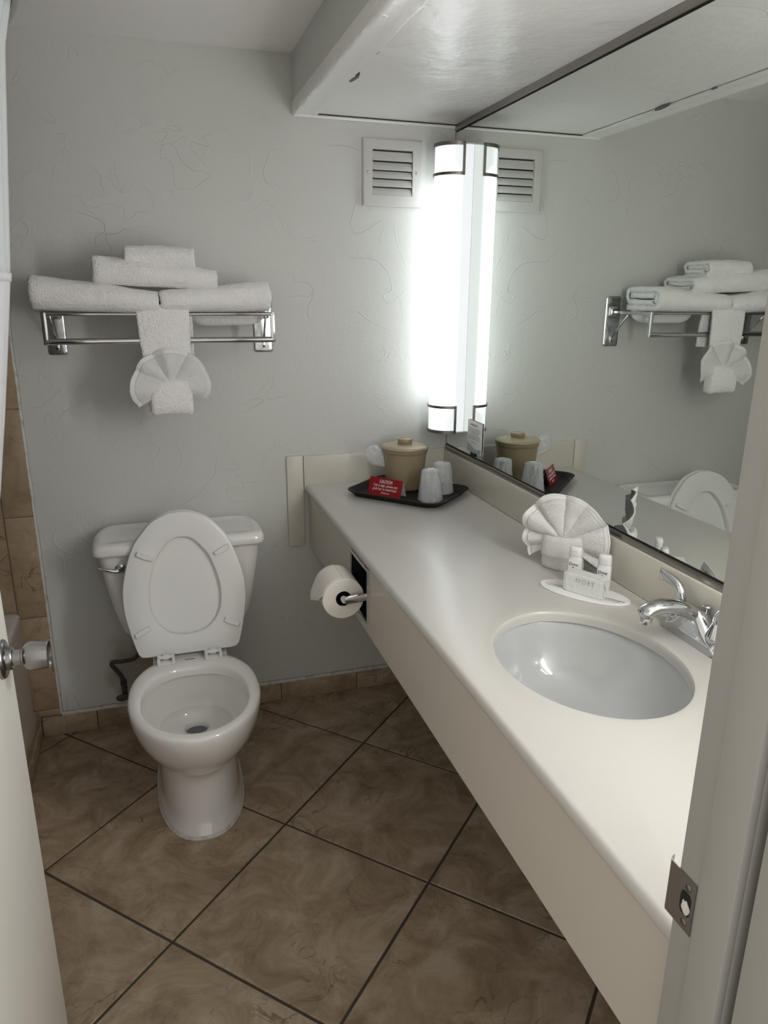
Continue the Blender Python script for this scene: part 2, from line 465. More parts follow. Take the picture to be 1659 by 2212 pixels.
def clip_poly(poly, x0, x1, y0, y1):
    def cut(ps, f, inter):
        out = []
        for i in range(len(ps)):
            a, b = ps[i - 1], ps[i]
            fa, fb = f(a), f(b)
            if fa != fb: out.append(inter(a, b))
            if fb: out.append(b)
        return out
    def ix(x): return lambda a, b: (x, a[1] + (b[1] - a[1]) * (x - a[0]) / (b[0] - a[0]))
    def iy(y): return lambda a, b: (a[0] + (b[0] - a[0]) * (y - a[1]) / (b[1] - a[1]), y)
    for f, g in ((lambda p: p[0] >= x0, ix(x0)), (lambda p: p[0] <= x1, ix(x1)), (lambda p: p[1] >= y0, iy(y0)), (lambda p: p[1] <= y1, iy(y1))):
        poly = cut(poly, f, g)
        if not poly: return []
    out = []
    for p in poly:
        if not out or (p[0] - out[-1][0]) ** 2 + (p[1] - out[-1][1]) ** 2 > 1e-8: out.append(p)
    if len(out) > 1 and (out[0][0] - out[-1][0]) ** 2 + (out[0][1] - out[-1][1]) ** 2 < 1e-8: out.pop()
    return out if len(out) >= 3 else []

def area2(p): return sum(p[i - 1][0] * p[i][1] - p[i][0] * p[i - 1][1] for i in range(len(p)))

def tile_piece(name, poly, to3, h, m, parent, ch=0.0018):
    """flat tile with a small chamfer; to3(u, v, w) maps plane + height to space"""
    n = len(poly); cx = sum(p[0] for p in poly) / n; cy = sum(p[1] for p in poly) / n
    d = max(0.02, max(math.hypot(p[0] - cx, p[1] - cy) for p in poly)); k = max(0.0, 1 - ch / d * 1.3)
    V = [to3(p[0], p[1], -0.004) for p in poly] + [to3(p[0], p[1], h - ch * 0.7) for p in poly] + [to3(cx + (p[0] - cx) * k, cy + (p[1] - cy) * k, h) for p in poly]
    Fc = [[j, (j + 1) % n, n + (j + 1) % n, n + j] for j in range(n)] + [[n + j, n + (j + 1) % n, 2 * n + (j + 1) % n, 2 * n + j] for j in range(n)]
    Fc.append([2 * n + j for j in range(n)])
    return add(name, V, Fc, m, parent)

# ------------------------------------------------------------------ the room shell
ZC, ZS = 2.1626, 2.006          # ceiling, soffit underside
XW = 0.006                      # plaster of the right wall, just behind the mirror glass
YF0, YF1 = -1.974, -2.10        # the wall with the doorway
XL = -2.25

floor = struct(box('floor', XL, XW + .1, -2.10, 0.1, -0.10, -0.0035, 'grout'), 'brown diagonal stone tile floor with dark grout')
s, th = 0.4575, 0.7739
ax = (s * math.cos(th), s * math.sin(th)); bx_ = (s * math.sin(th), -s * math.cos(th))
g = 0.0072 / 2 / s
for i in range(-6, 7):
    for j in range(-6, 7):
        q = []
        for u, v in ((g, g), (1 - g, g), (1 - g, 1 - g), (g, 1 - g)):
            q.append((-1.072 + ax[0] * (i + u) + bx_[0] * (j + v), -0.9986 + ax[1] * (i + u) + bx_[1] * (j + v)))
        q = clip_poly(q, -1.472, -0.002, -2.09, -0.002)
        if q and abs(area2(q)) > 2e-4:
            tile_piece('tile', q, lambda u, v, w: (u, v, w), 0.0, 'floor_tile', floor)

hall = struct(box('floor_hall', -2.6, 1.2, -4.2, -2.10, -0.10, -0.004, 'hall'), 'hallway floor outside the door')
wb = struct(box('wall_back', XL, XW + .1, 0.0, 0.10, 0, ZC, 'wall_back'), 'grey-green plastered back wall')
wr = struct(box('wall_right', XW, XW + .1, YF0, 0.0, 0, ZC, 'wall'), 'wall behind the mirror')
wl = struct(box('wall_left', XL - .1, XL, -2.10, 0.1, 0, ZC, 'wall'), 'wall at the far side of the tub')
add_fr = join(box_data(-0.532, XW + .6, YF1, YF0, 0, ZC), box_data(-1.332, -0.532, YF1, YF0, 2.05, ZC), box_data(XL - .1, -1.332, YF1, YF0, 0, ZC), box_data(XL, -1.46, YF0, -1.53, 0, ZC))
wf = struct(add('wall_front', *add_fr, 'wall'), 'wall with the doorway')
ce = struct(box('ceiling', XL, XW + .1, YF1, 0.1, ZC, ZC + .08, 'ceiling'), 'painted ceiling with a dropped soffit over the vanity')

# soffit over the vanity with a corner bead and a peeling edge
v1, f1 = box_data(-0.5385, XW, YF0, -0.0, ZS, ZC, 0.0)
add('soffit', v1, f1, 'soffit', ce)
box('soffit_front_shade', -0.5391, -0.5375, YF0, -0.0, ZS + .012, ZC, 'wall', ce)  # darker wall colour paints in the weaker light on the soffit's front face
def ragged(x_in, x_out, z0, z1, n=120, seed=1, amp=0.004):
    """long strip along y whose inner edge is uneven"""
    V, Fc = [], []
    for i in range(n + 1):
        y = -0.001 + (YF0 + 0.002) * i / n
        e = x_in + amp * noise.noise(Vector((y * 9, seed, 0))) + amp * .6 * noise.noise(Vector((y * 37, seed, 3)))
        V += [(x_out, y, z0), (e, y, z0 + .0005), (e + .001, y, z1), (x_out, y, z1)]
        if i:
            a = 4 * (i - 1); b = 4 * i
            Fc += [[a + k, a + (k + 1) % 4, b + (k + 1) % 4, b + k] for k in range(4)]
    Fc += [[0, 1, 2, 3], [4 * n + k for k in range(4)]]
    return V, Fc
def bead(n=150):
    V, Fc = [], []
    for i in range(n + 1):
        y = -0.001 + (YF0 + 0.002) * i / n
        a = .0035 * noise.noise(Vector((y * 9, 1, 0))) + .002 * noise.noise(Vector((y * 37, 1, 3)))
        b = .0022 * noise.noise(Vector((y * 6, 2, 0))) + .0012 * noise.noise(Vector((y * 30, 7, 0)))
        sec = [(-.5395, ZS + .030), (-.5425 + b, ZS + .010), (-.5430 + b, ZS - .001), (-.5395, ZS - .0075 - b), (-.5330, ZS - .0095 + b), (-.5240 + b, ZS - .0075), (-.5100, ZS - .0050 + b), (-.4900, ZS - .0050), (-.4740 + a, ZS - .0082 - b * .8), (-.4665 + a, ZS - .0066), (-.4650 + a, ZS + .001), (-.5330, ZS + .030)]
        V += [(x, y, z) for x, z in sec]; m = len(sec)
        if i: Fc += [[(i - 1) * m + k, (i - 1) * m + (k + 1) % m, i * m + (k + 1) % m, i * m + k] for k in range(m)]
    Fc += [list(range(m)), [n * m + k for k in range(m)]]
    return V, Fc
add('corner_bead', *bead(), 'soffit', ce, True, sharp=50)
V, Fc = [], []
for i in range(221):
    y = -.004 + (YF0 + .006) * i / 220
    a = .0035 * noise.noise(Vector((y * 9, 1, 0))) + .002 * noise.noise(Vector((y * 37, 1, 3)))
    w = .0004 + .0016 * max(0, noise.noise(Vector((y * 5, 8, 0))) + .25)
    V += [(-.4652 + a, y, ZS - .0006), (-.4652 + a + w, y, ZS - .0006)]
    if i: Fc.append([2 * i - 2, 2 * i - 1, 2 * i + 1, 2 * i])
o = add('crack', V, Fc, 'crack', ce)
md = o.modifiers.new('thickness', 'SOLIDIFY'); md.thickness = .0008
chip = [(-.452, -.40), (-.446, -.42), (-.443, -.45), (-.447, -.475), (-.452, -.46), (-.456, -.445), (-.460, -.415)]
add('paint_chip', [(x - .012, y, ZS - .0072) for x, y in chip] + [(x - .012, y, ZS) for x, y in chip], [list(range(7)), list(range(7, 14))] + [[k, (k + 1) % 7, 7 + (k + 1) % 7, 7 + k] for k in range(7)], 'chip', ce)
chip2 = [(-.468, -.63), (-.463, -.635), (-.462, -.65), (-.466, -.655)]
add('paint_chip', [(x, y, ZS - .0045) for x, y in chip2] + [(x, y, ZS) for x, y in chip2], [[0, 1, 2, 3], [4, 5, 6, 7]] + [[k, (k + 1) % 4, 4 + (k + 1) % 4, 4 + k] for k in range(4)], 'chip', ce)
struct(box('trim_1', -0.5385, 0.0, -0.007, -0.0005, ZS - 0.012, ZS - 0.003, 'soffit', None, .002), 'thin painted strip along the soffit on the back wall')
box('crack', -0.465, -0.004, -0.0085, -0.001, ZS - 0.003, ZS + .0002, 'crack', ce)

# tile baseboard along the back wall
bb = struct(box('baseboard_back', -1.47, -0.0, -0.006, 0.0, 0.0, 0.072, 'grout'), 'brown tile baseboard along the back wall')
xs = [-1.468, -1.29, -0.963, -0.641, -0.346, -0.05, 0.0]
for a, b in zip(xs[:-1], xs[1:]):
    box('tile', a + .0012, b - .0012, -0.011, -0.0015, 0.0005, 0.0735, 'floor_tile', bb, .0015)
V, Fc = [], []
for i in range(141):
    x = -1.402 + 1.4 * i / 140; e = .004 * noise.noise(Vector((x * 14, 4, 0))) + .002 * noise.noise(Vector((x * 50, 1, 0)))
    V += [(x, 0, .072), (x, -.011, .0735), (x, -.006, .079 + e), (x, 0, .084 + e)]
    if i:
        a, b = 4 * (i - 1), 4 * i
        Fc += [[a + k, a + (k + 1) % 4, b + (k + 1) % 4, b + k] for k in range(4)]
add('caulk_line', V, Fc, 'caulk', bb, smooth=True)

# ------------------------------------------------------------------ tub alcove: tiles on the back wall, tub, curb
alc = struct(box('trim_2', XL, -1.405, -0.004, 0.0, 0.0745, 1.90, 'wgrout'), 'tan stone tiles of the tub surround')
zj = [0.0775, 0.104, 0.448, 0.794, 1.135, 1.478, 1.82, 1.90]
for a, b in zip(zj[:-1], zj[1:]):
    box('tile', -1.491, -1.4055, -0.010, -0.002, a + .0015, b - .0015, 'wall_tile', alc, .0015)
ts = .325; gg = .004 / 2 / ts
for i in range(-6, 7):
    for j in range(-6, 7):
        c, q = ts * math.sqrt(.5), []
        for u, v in ((gg, gg), (1 - gg, gg), (1 - gg, 1 - gg), (gg, 1 - gg)):
            q.append((-1.474 + c * ((i + u) - (j + v)), 0.699 + c * ((i + u) + (j + v))))
        q = clip_poly(q, XL + .002, -1.4945, 0.30, 1.898)
        if q and abs(area2(q)) > 4e-4:
            tile_piece('tile', q, lambda u, v, w: (u, -w, v), 0.009, 'wall_tile', alc)
V, Fc = [], []
for i in range(121):
    z = .079 + 1.83 * i / 120; e = .0025 * noise.noise(Vector((z * 12, 9, 0))) + .0015 * noise.noise(Vector((z * 45, 2, 0)))
    V += [(-1.4065, 0, z), (-1.4065, -.0105, z), (-1.402 + e * .4, -.008, z), (-1.398 + e, -.0002, z)]
    if i:
        a, b = 4 * (i - 1), 4 * i
        Fc += [[a + k, a + (k + 1) % 4, b + (k + 1) % 4, b + k] for k in range(4)]
add('caulk_line', V, Fc, 'caulk', alc, smooth=True)

tub = thing('bathtub', (-1.85, -.76, 0), 'white enamel bathtub beside the toilet behind the door', 'bathtub')
RT = .475
rg = []
for z, x1, ins, r in ((0.10, -1.487, 0, .01), (0.44, -1.487, 0, .01), (RT - .012, -1.484, 0, .015), (RT - .003, -1.487, .003, .02), (RT, -1.494, .01, .02), (RT, -1.55, .075, .05), (RT - .01, -1.56, .085, .06), (RT - .2, -1.59, .12, .08), (RT - .34, -1.63, .17, .1), (RT - .36, -1.68, .22, .1)):
    rg.append(rrect(XL + .003 + ins, x1, -1.525 + ins, -.012 - ins, r, z))
add('basin', *loft(rg, True, True), 'tub', tub, True, sharp=50)
curb = struct(box('trim_3', XL, -1.476, -1.525, -0.011, 0.0, 0.098, 'wgrout'), 'tiled curb under the tub')
for a, b in ((-1.52, -1.2), (-1.2, -.87), (-.87, -.54), (-.54, -.21), (-.21, -.012)):
    box('tile', -1.478, -1.4735, a + .001, b - .001, .062, .1005, 'wall_tile', curb, .001)
    box('tile', -1.478, -1.468, a + .001, b - .001, .001, .061, 'floor_tile', curb, .0015)

# shower rod and curtain
def rod_x(y): return -1.45 + .25 * math.sin(pi * (-y) / 1.52)
rod = thing('shower_rod', (-1.45, -.004, 2.055), 'bowed chrome shower rod above the tub', 'rod')
add('pole', *tube([(rod_x(-1.525 * i / 40), -.004 - 1.521 * i / 40, 2.055) for i in range(41)], .0125, 12), 'chrome', rod, True)
for y in (-.006, -1.523):
    add('flange', *tube([(-1.45, y - .006 if y > -1 else y, 2.055), (-1.45, y if y > -1 else y - .004, 2.055)], .03, 20), 'chrome', rod, True, sharp=40)
prof = [(2.04, -1.212), (1.956, -1.235), (1.69, -1.270), (1.506, -1.2927), (1.2, -1.343), (1.04, -1.372), (.80, -1.42), (.505, -1.47)]
def cx_at(z):
    for (z1, x1), (z0, x0) in zip(prof[:-1], prof[1:]):
        if z0 <= z <= z1: return x0 + (x1 - x0) * (z - z0) / (z1 - z0)
    return prof[0][1] if z > prof[0][0] else prof[-1][1]
def curtain_sheet(z0, z1, nz, off=0.0):
    V, Fc, ny = [], [], 110
    for i in range(nz + 1):
        z = z0 + (z1 - z0) * i / nz
        for j in range(ny + 1):
            u = j / ny; y = -.60 - .50 * u
            fold = .024 * math.cos(u * 2 * pi * 6.0) + .007 * math.sin(u * 31 + z * 2.3)
            x = cx_at(z) - .024 + fold + .004 * math.sin(z * 5 + u * 9) - off - .055 * u * u
            V.append((x, y + .01 * math.sin(z * 3.1 + u * 12) * u, z))
    n = ny + 1
    for i in range(nz):
        for j in range(ny):
            Fc.append([i * n + j, i * n + j + 1, (i + 1) * n + j + 1, (i + 1) * n + j])
    return V, Fc
cur = thing('shower_curtain', (-1.26, -.85, .505), 'white fabric shower curtain hanging in folds at the left edge', 'curtain')
for nm, z0, z1, mm, nz in (('fabric', .505, 1.51, 'curtain', 50), ('sheer_panel', 1.51, 2.043, 'curtain_mesh', 26)):
    o = add(nm, *curtain_sheet(z0, z1, nz), mm, cur, True)
    md = o.modifiers.new('thickness', 'SOLIDIFY'); md.thickness = .0015; md.offset = -1
# woven band where the two fabrics meet
o = add('seam', *curtain_sheet(1.498, 1.516, 2, -.0012), 'curtain', cur, True)
md = o.modifiers.new('thickness', 'SOLIDIFY'); md.thickness = .003

# ------------------------------------------------------------------ door (open) and frame
XD = -1.2665
door = struct(box('door_1', XD - .036, XD, -1.985, -1.247, .012, 2.035, 'door', None, .002), 'open cream painted door with a steel knob')
W[door] = Matrix.Identity(4)
KY, KZ = -1.31, .936
def xlathe(profile, n=40):
    v, f = lathe(profile, n)
    return [(XD + p.z, KY + p.x, KZ + p.y) for p in v], f
rose = add('rosette', *xlathe([(.0295, 0), (.0305, .0035), (.029, .006), (.026, .0075), (.019, .009), (.018, .0145), (.0165, .0165), (.0, .0165)]), 'steel', door, True, sharp=40)
add('neck', *xlathe([(.012, .0155), (.012, .028), (.0105, .0285), (.0105, .034)]), 'steel', door, True, sharp=40)
add('knob', *xlathe([(.012, .031), (.016, .0325), (.020, .036), (.0222, .041), (.023, .048), (.0225, .060), (.0222, .0672), (.021, .068), (.0185, .0655), (.012, .0625), (.0, .0618)]), 'steel', door, True, sharp=40)

JX = -0.552
jr = struct(add('trim_4', *join(box_data(JX, JX + .022, -2.051, YF0 + .0, 0, 2.06, .001), box_data(JX, JX + .022, -2.108, -2.061, 0, 2.06, .001), box_data(-1.332, -1.31, -2.108, YF0, 0, 2.06, .0015), box_data(-1.31, JX, -2.108, YF0, 2.04, 2.06, 0), box_data(JX - .010, JX, -2.051, -2.010, 0, 2.04, .002), box_data(-1.31, -1.30, -2.051, -2.010, 0, 2.04, .002), box_data(JX + .012, JX + .09, -2.124, -2.1005, 0, 2.10, .004), box_data(-1.39, -1.322, -2.124, -2.1005, 0, 2.10, .004)), 'jamb', smooth=True, sharp=30), 'grey painted door frame with a stop and casing')  # the slot behind the right-hand stop is added only for its dark band of shade
# strike plate with bent lip, two screws and a latch hole stuffed with tissue
ZK0, ZK1 = .8785, .9395
prof_s = [(JX - .0012, -1.9995), (JX - .0012, -1.975), (JX - .0012, -1.963), (JX + .0015, -1.9595), (JX + .006, -1.9575)]
V = []
for z, k in ((ZK0, 0), (ZK0 + .007, 1), (ZK1 - .002, 1), (ZK1, 0)):
    for i, (x, y) in enumerate(prof_s):
        zz = z
        V.append((x, y, zz))
    for i, (x, y) in enumerate(prof_s):
        V.append((x + .0012, y, z))
Fc = []
for r in range(3):
    for i in range(4):
        a = r * 10 + i
        Fc += [[a, a + 1, a + 11, a + 10], [a + 5, a + 6, a + 16, a + 15]]
    Fc += [[r * 10, r * 10 + 5, r * 10 + 15, r * 10 + 10], [r * 10 + 4, r * 10 + 9, r * 10 + 19, r * 10 + 14]]
Fc += [[i, i + 1, i + 6, i + 5] for i in range(4)] + [[30 + i, 31 + i, 36 + i, 35 + i] for i in range(4)]
M['plate'] = mat('dull_steel', (0.33, 0.31, 0.295), 0.42, 1.0)
sp = add('strike_plate', V, Fc, 'plate', jr, label='dark metal strike plate')
def xdisc(y, z, r, x, h, n=20):
    v, f = lathe([(r, 0), (r, h * .6), (r * .75, h), (0, h)], n)
    return [(x - p.z, y + p.x, z + p.y) for p in v], f
for z in (ZK1 - .011, ZK0 + .009):
    add('screw', *xdisc(-1.990, z, .004, JX - .0012, .0012), 'steel', sp, True, sharp=30)
hole = [Vector((JX - .00135, -1.9885 + .0075 * (abs(math.cos(t)) ** .6) * (1 if math.cos(t) > 0 else -1), .909 + .0135 * (abs(math.sin(t)) ** .6) * (1 if math.sin(t) > 0 else -1))) for t in [2 * pi * k / 24 for k in range(24)]]
add('latch_hole', hole + [h + Vector((.0008, 0, 0)) for h in hole], [list(range(24)), list(range(24, 48))] + [[k, (k + 1) % 24, 24 + (k + 1) % 24, 24 + k] for k in range(24)], 'black', sp)
bm = bmesh.new(); bmesh.ops.create_icosphere(bm, subdivisions=3, radius=1)
V = []
for v in bm.verts:
    k = 1 + .35 * noise.noise(v.co * 2.3)
    V.append((JX - .0005 + v.co.x * .0022 * k, -1.9895 + v.co.y * .006 * k, .9045 + v.co.z * .0085 * k))
Fc = [[v.index for v in f.verts] for f in bm.faces]; bm.free()
add('wadding', V, Fc, 'tissue', sp, True)

# ------------------------------------------------------------------ mirror
mir = thing('wall_mirror', (0, -.97, .935), 'large frameless wall mirror over the vanity with metal edge channels', 'mirror')
Y0, Y1 = -.004, -1.955
box('glass', 0.0, .0055, Y1, Y0, .945, 1.995, 'mirror', mir)
v = [(-.0005, Y1), ]
def channel(zlo, zhi, lip_up):
    a = box_data(-.006, .0055, Y1, Y0, zlo, zhi, .0008)
    zz = (zhi, zhi + .0035) if lip_up else (zlo - .0035, zlo)
    return a
add('frame_channel', *channel(.936, .951, True), 'mframe', mir, True, sharp=30)
box('seal', -.0012, .0, Y1, Y0, .951, .9545, 'black', mir)
add('frame_channel', *channel(1.987, 2.0055, False), 'mframe', mir, True, sharp=30)
box('seal', -.0012, .0, Y1, Y0, 1.9835, 1.987, 'black', mir)
box('frame_channel', -.0015, .0055, Y0 - .001, -.0005, .936, 2.0, 'mframe', mir)

# ------------------------------------------------------------------ vanity counter
XF, ZT = -0.53, 0.834
SKX, SKY, SRX, SRY = -.279, -1.3975, .164, .205
van = thing('vanity_counter', (-.27, -.98, .61), 'long cream vanity counter with apron and low splash below the mirror', 'counter')
cx0, cx1, cy0, cy1 = XF, 0.004, -1.972, -.0125
angs = [2 * pi * k / 160 for k in range(160)]
for x, y in ((cx0, cy0), (cx0, cy1), (cx1, cy0), (cx1, cy1)):
    angs.append(math.atan2(y - SKY, x - SKX) % (2 * pi))
angs = sorted(angs)
def rect_pt(a, ins, z):
    dx, dy = math.cos(a), math.sin(a); t = 1e9
    if dx > 1e-9: t = min(t, (cx1 - SKX) / dx)
    if dx < -1e-9: t = min(t, (cx0 - SKX) / dx)
    if dy > 1e-9: t = min(t, (cy1 - SKY) / dy)
    if dy < -1e-9: t = min(t, (cy0 - SKY) / dy)
    x, y = SKX + dx * t, SKY + dy * t
    return Vector((max(x, cx0 + ins), y, z))       # only the front edge is rounded
def ell(a, k, z):
    # same polar angle on the ellipse
    dx, dy = math.cos(a), math.sin(a)
    t = 1 / math.sqrt((dx / (SRX + k)) ** 2 + (dy / (SRY + k)) ** 2)
    return Vector((SKX + dx * t, SKY + dy * t, z))
rings = []
for k, z in ((.0, .811), (.0, .824), (.0008, .829), (.003, .8325), (.008, ZT)):
    rings.append([ell(a, k, z) for a in angs])
rings.append([ell(a, .02, ZT) for a in angs])
for ins, z in ((.009, ZT), (.004, .8325), (.001, .829), (0, .824), (0, .818), (.0015, .8135), (.004, .811)):
    rings.append([rect_pt(a, ins, z) for a in angs])
rings.append(rings[0])
V, Fc = loft(rings)
add('countertop', V, Fc, 'counter', van, True, sharp=40)
HY0, HY1, HZ0, HZ1 = -.766, -.602, .648, .793        # hole for the paper holder
XA = -.519
ap = join(box_data(XA, XA + .018, HY1, -.0125, .6126, .8112), box_data(XA, XA + .018, -1.972, HY0, .6126, .8112), box_data(XA, XA + .018, HY0, HY1, .6126, HZ0), box_data(XA, XA + .018, HY0, HY1, HZ1, .8112))
add('apron', *ap, 'apron', van)
M['splash'] = mat('cream_laminate_splash', (0.60, 0.575, 0.505), 0.34, bump=[('noise', 60, 0.0003)])
box('backsplash', -.0125, .0055, -1.972, -.0125, ZT + .0003, .9355, 'splash', van, .003)
box('side_splash', -.5345, .004, -.0122, -.0003, ZT - .02, .938, 'splash', van, .003)
box('end_strip', -.594, -.536, -.0125, -.0003, .6115, .9395, 'splash', van, .003)

# oval undermount sink
snk = thing('sink', (SKX, SKY, .66), 'oval grey-white undermount sink set in the cream counter', 'sink')
rings = []
for k, z in ((.022, .8105), (.006, .8107), (.0035, .806), (-.001, .79), (-.012, .755), (-.030, .722), (-.055, .70), (-.085, .687), (-.115, .681), (-.14, .679)):
    rings.append([ell(2 * pi * j / 96, k, z) for j in range(96)])
add('basin', *loft(rings, False, True), 'sink', snk, True)
add('drain', *lathe([(.0225, .680), (.0225, .6825), (.019, .684), (.0155, .6825), (.0, .6825)], 28, SKX, SKY), 'chrome', snk, True, sharp=40)

# ------------------------------------------------------------------ faucet
fc = thing('faucet', (-.045, -1.3975, ZT), 'chrome two-handle faucet with a low arched spout at the sink', 'faucet')
FY = -1.3975
rings = []
for z, gx, gy in ((ZT + .0002, 0, 0), (ZT + .006, .0, .0), (ZT + .018, .002, .002), (ZT + .024, .006, .006), (ZT + .026, .012, .012)):
    rings.append(rrect(-.062 + gx, -.018 - gx, FY - .078 + gy, FY + .078 - gy, .02 - gx * .6, z, 6))
add('base', *loft(rings, True, True), 'chrome', fc, True, sharp=60)
# bell-shaped body that rises from the base into the spout
rings = []
for x, wd_, hh in ((-.0185, .030, .020), (-.021, .036, .034), (-.030, .041, .049), (-.042, .043, .057), (-.052, .039, .061), (-.059, .033, .062), (-.0625, .024, .060)):
    r_ = []
    for k in range(25):
        y = -.076 + .152 * k / 24
        z = .006 + hh * (math.exp(-(abs(y) / wd_) ** 2.0)) + .014 * max(0, 1 - (abs(y) / .078) ** 4)
        r_.append(Vector((x, FY + y, ZT + min(z, hh + .010))))
    r_ += [Vector((x, FY + .076, ZT + .003)), Vector((x, FY - .076, ZT + .003))]
    rings.append(r_)
add('body', *loft(rings, True, True), 'chrome', fc, True, sharp=70)
sp_pts = smooth_path([(-.024, FY, ZT + .030), (-.045, FY, ZT + .052), (-.078, FY, ZT + .071), (-.115, FY, ZT + .082), (-.142, FY, ZT + .083), (-.160, FY, ZT + .077), (-.170, FY, ZT + .066)], 6)
n = len(sp_pts)
add('spout', *tube(sp_pts, [.021 - .004 * (i / (n - 1)) if i < n - 4 else .017 - .0035 * (i - n + 4) for i in range(n)], 20, flat=[(1, .72)] * n), 'chrome', fc, True)
add('aerator', *tube([(-.157, FY, ZT + .072), (-.160, FY, ZT + .060), (-.162, FY, ZT + .052)], [.0115, .0115, .0105], 20), 'chrome', fc, True, sharp=40)
for sg in (1, -1):
    hy = FY + sg * .051
    add('handle_hub', *lathe([(.020, ZT + .020), (.0195, ZT + .032), (.015, ZT + .044), (.0105, ZT + .056), (.009, ZT + .062), (0, ZT + .063)], 24, -.040, hy), 'chrome', fc, True)
    hp = smooth_path([(-.040, hy, ZT + .050), (-.040, hy + sg * .001, ZT + .072), (-.041, hy + sg * .010, ZT + .088), (-.044, hy + sg * .028, ZT + .096), (-.049, hy + sg * .048, ZT + .100), (-.051, hy + sg * .056, ZT + .101)], 6)
    n = len(hp)
    add('lever', *tube(hp, [.0095] * n, 14, flat=[(1 + .0 * i / n, 1) if i < n * .35 else (1 + .65 * (i / n - .35) / .65, 1 - .66 * (i / n - .35) / .65) for i in range(n)]), 'chrome', fc, True)
add('lift_rod', *tube([(-.0215, FY, ZT + .02), (-.0215, FY, ZT + .058)], .0022, 10), 'chrome', fc, True)
add('lift_knob', *lathe([(.0045, ZT + .050), (.0035, ZT + .058), (.0035, ZT + .064), (.0085, ZT + .067), (.009, ZT + .0695), (.0075, ZT + .071), (0, ZT + .0712)], 20, -.0215, FY), 'chrome', fc, True, sharp=40)

# ------------------------------------------------------------------ lamps on the mirror
def make_lamp(loc, label):
    L = thing('vanity_light', loc, label, 'lamp', None)
    H, hw, d = .91, .0625, .04
    def upath(off, n=22, start=0.0):
        p = [(start, hw + off), (-d, hw + off)]
        for k in range(1, n):
            a = pi * k / n
            p.append((-d - (hw + off) * math.sin(a), (hw + off) * math.cos(a)))
        return p + [(-d, -hw - off), (start, -hw - off)]
    def shell(off0, off1, z0, z1, start=0.0):
        a, b = upath(off0, start=start), upath(off1, start=start)
        ring = a + b[::-1]; n = len(a); m = 2 * n
        V = [(x, y, z0) for x, y in ring] + [(x, y, z1) for x, y in ring]
        Fc = [[j, (j + 1) % m, m + (j + 1) % m, m + j] for j in range(m)]
        for j in range(n - 1):
            Fc += [[j, j + 1, m - 2 - j, m - 1 - j], [m + j, m + j + 1, m + m - 2 - j, m + m - 1 - j]]
        return V, Fc
    def plate(off, z0, z1):
        a = upath(off); n = len(a)
        V = [(x, y, z0) for x, y in a] + [(x, y, z1) for x, y in a]
        return V, [list(range(n)), list(range(n, 2 * n))] + [[j, (j + 1) % n, n + (j + 1) % n, n + j] for j in range(n)]
    # diffuser: closed outer skin, densely cut along z so its brightness can fade to the ends
    a = upath(0.0, 30, -.0004); n = len(a); nz = 40
    V = [(x, y, .006 + (H - .012) * i / nz) for i in range(nz + 1) for x, y in a]
    Fc = [[i * n + j, i * n + j + 1, (i + 1) * n + j + 1, (i + 1) * n + j] for i in range(nz) for j in range(n - 1)]
    add('diffuser', V, Fc, 'lamp', L, True, local=True)
    box('back_plate', -.003, -.0006, -hw + .001, hw - .001, .002, H - .002, 'seat', L, local=True)
    for z0, z1, ze0, ze1 in ((H - .0095, H + .001, H - .094, H - .085), (-.001, .0095, .085, .094)):
        zlo, zhi = min(z0, ze0), max(z1, ze1)
        data = [shell(.001, .0055, z0, z1, -.034), shell(.001, .0055, ze0, ze1, -.034)]
        for sg in (1, -1):
            data.append(box_data(-.0385, -.031, sg * hw + (.0008 if sg > 0 else -.0055), sg * hw + (.0055 if sg > 0 else -.0008), zlo, zhi))
        add('end_frame', *join(*data), 'nickel', L, True, local=True, sharp=30)
        zc = (H - .006, H - .002) if z0 > .4 else (.002, .006)
        add('end_cap', *plate(-.0003, *zc), 'seat', L, local=True)
    return L
lamp = make_lamp((0, -.0925, 1.019), 'half-round white light fixture on the mirror in the back corner')
lamp2 = dup(lamp, (0, -1.795, 1.019), 0, 'half-round white light fixture on the mirror near the doorway')
for c in lamp2.children:
    if c.name.startswith('diffuser'):
        c.material_slots[0].link = 'OBJECT'; c.material_slots[0].material = M['lamp_near']

# ------------------------------------------------------------------ vent
ven = thing('wall_vent', (-.2195, 0, 1.749), 'painted louvred vent grille high on the back wall', 'vent')
vx0, vx1, vz0, vz1 = -.3205, -.1185, 1.7495, 1.9505
ox0, ox1, oz0, oz1 = -.288, -.1525, 1.783, 1.918
def frame_loft():
    def rg(ix, y): return [Vector((vx0 + ix, y, vz0 + ix)), Vector((vx1 - ix, y, vz0 + ix)), Vector((vx1 - ix, y, vz1 - ix)), Vector((vx0 + ix, y, vz1 - ix))]
    r = [rg(0, -.0003), rg(0.0008, -.010), rg(.005, -.0128), rg(.010, -.0135)]
    op = lambda y: [Vector((ox0, y, oz0)), Vector((ox1, y, oz0)), Vector((ox1, y, oz1)), Vector((ox0, y, oz1))]
    r += [op(-.0135), op(-.0003)]
    return loft(r)
add('frame', *frame_loft(), 'vent', ven, True, sharp=20)
box('backing', ox0 - .004, ox1 + .004, -.0015, -.0003, oz0 - .004, oz1 + .004, 'black', ven)
sl = [(1.885, 1.913), (1.8575, 1.8815), (1.8335, 1.855), (1.8085, 1.8305), (1.7835, 1.8055)]
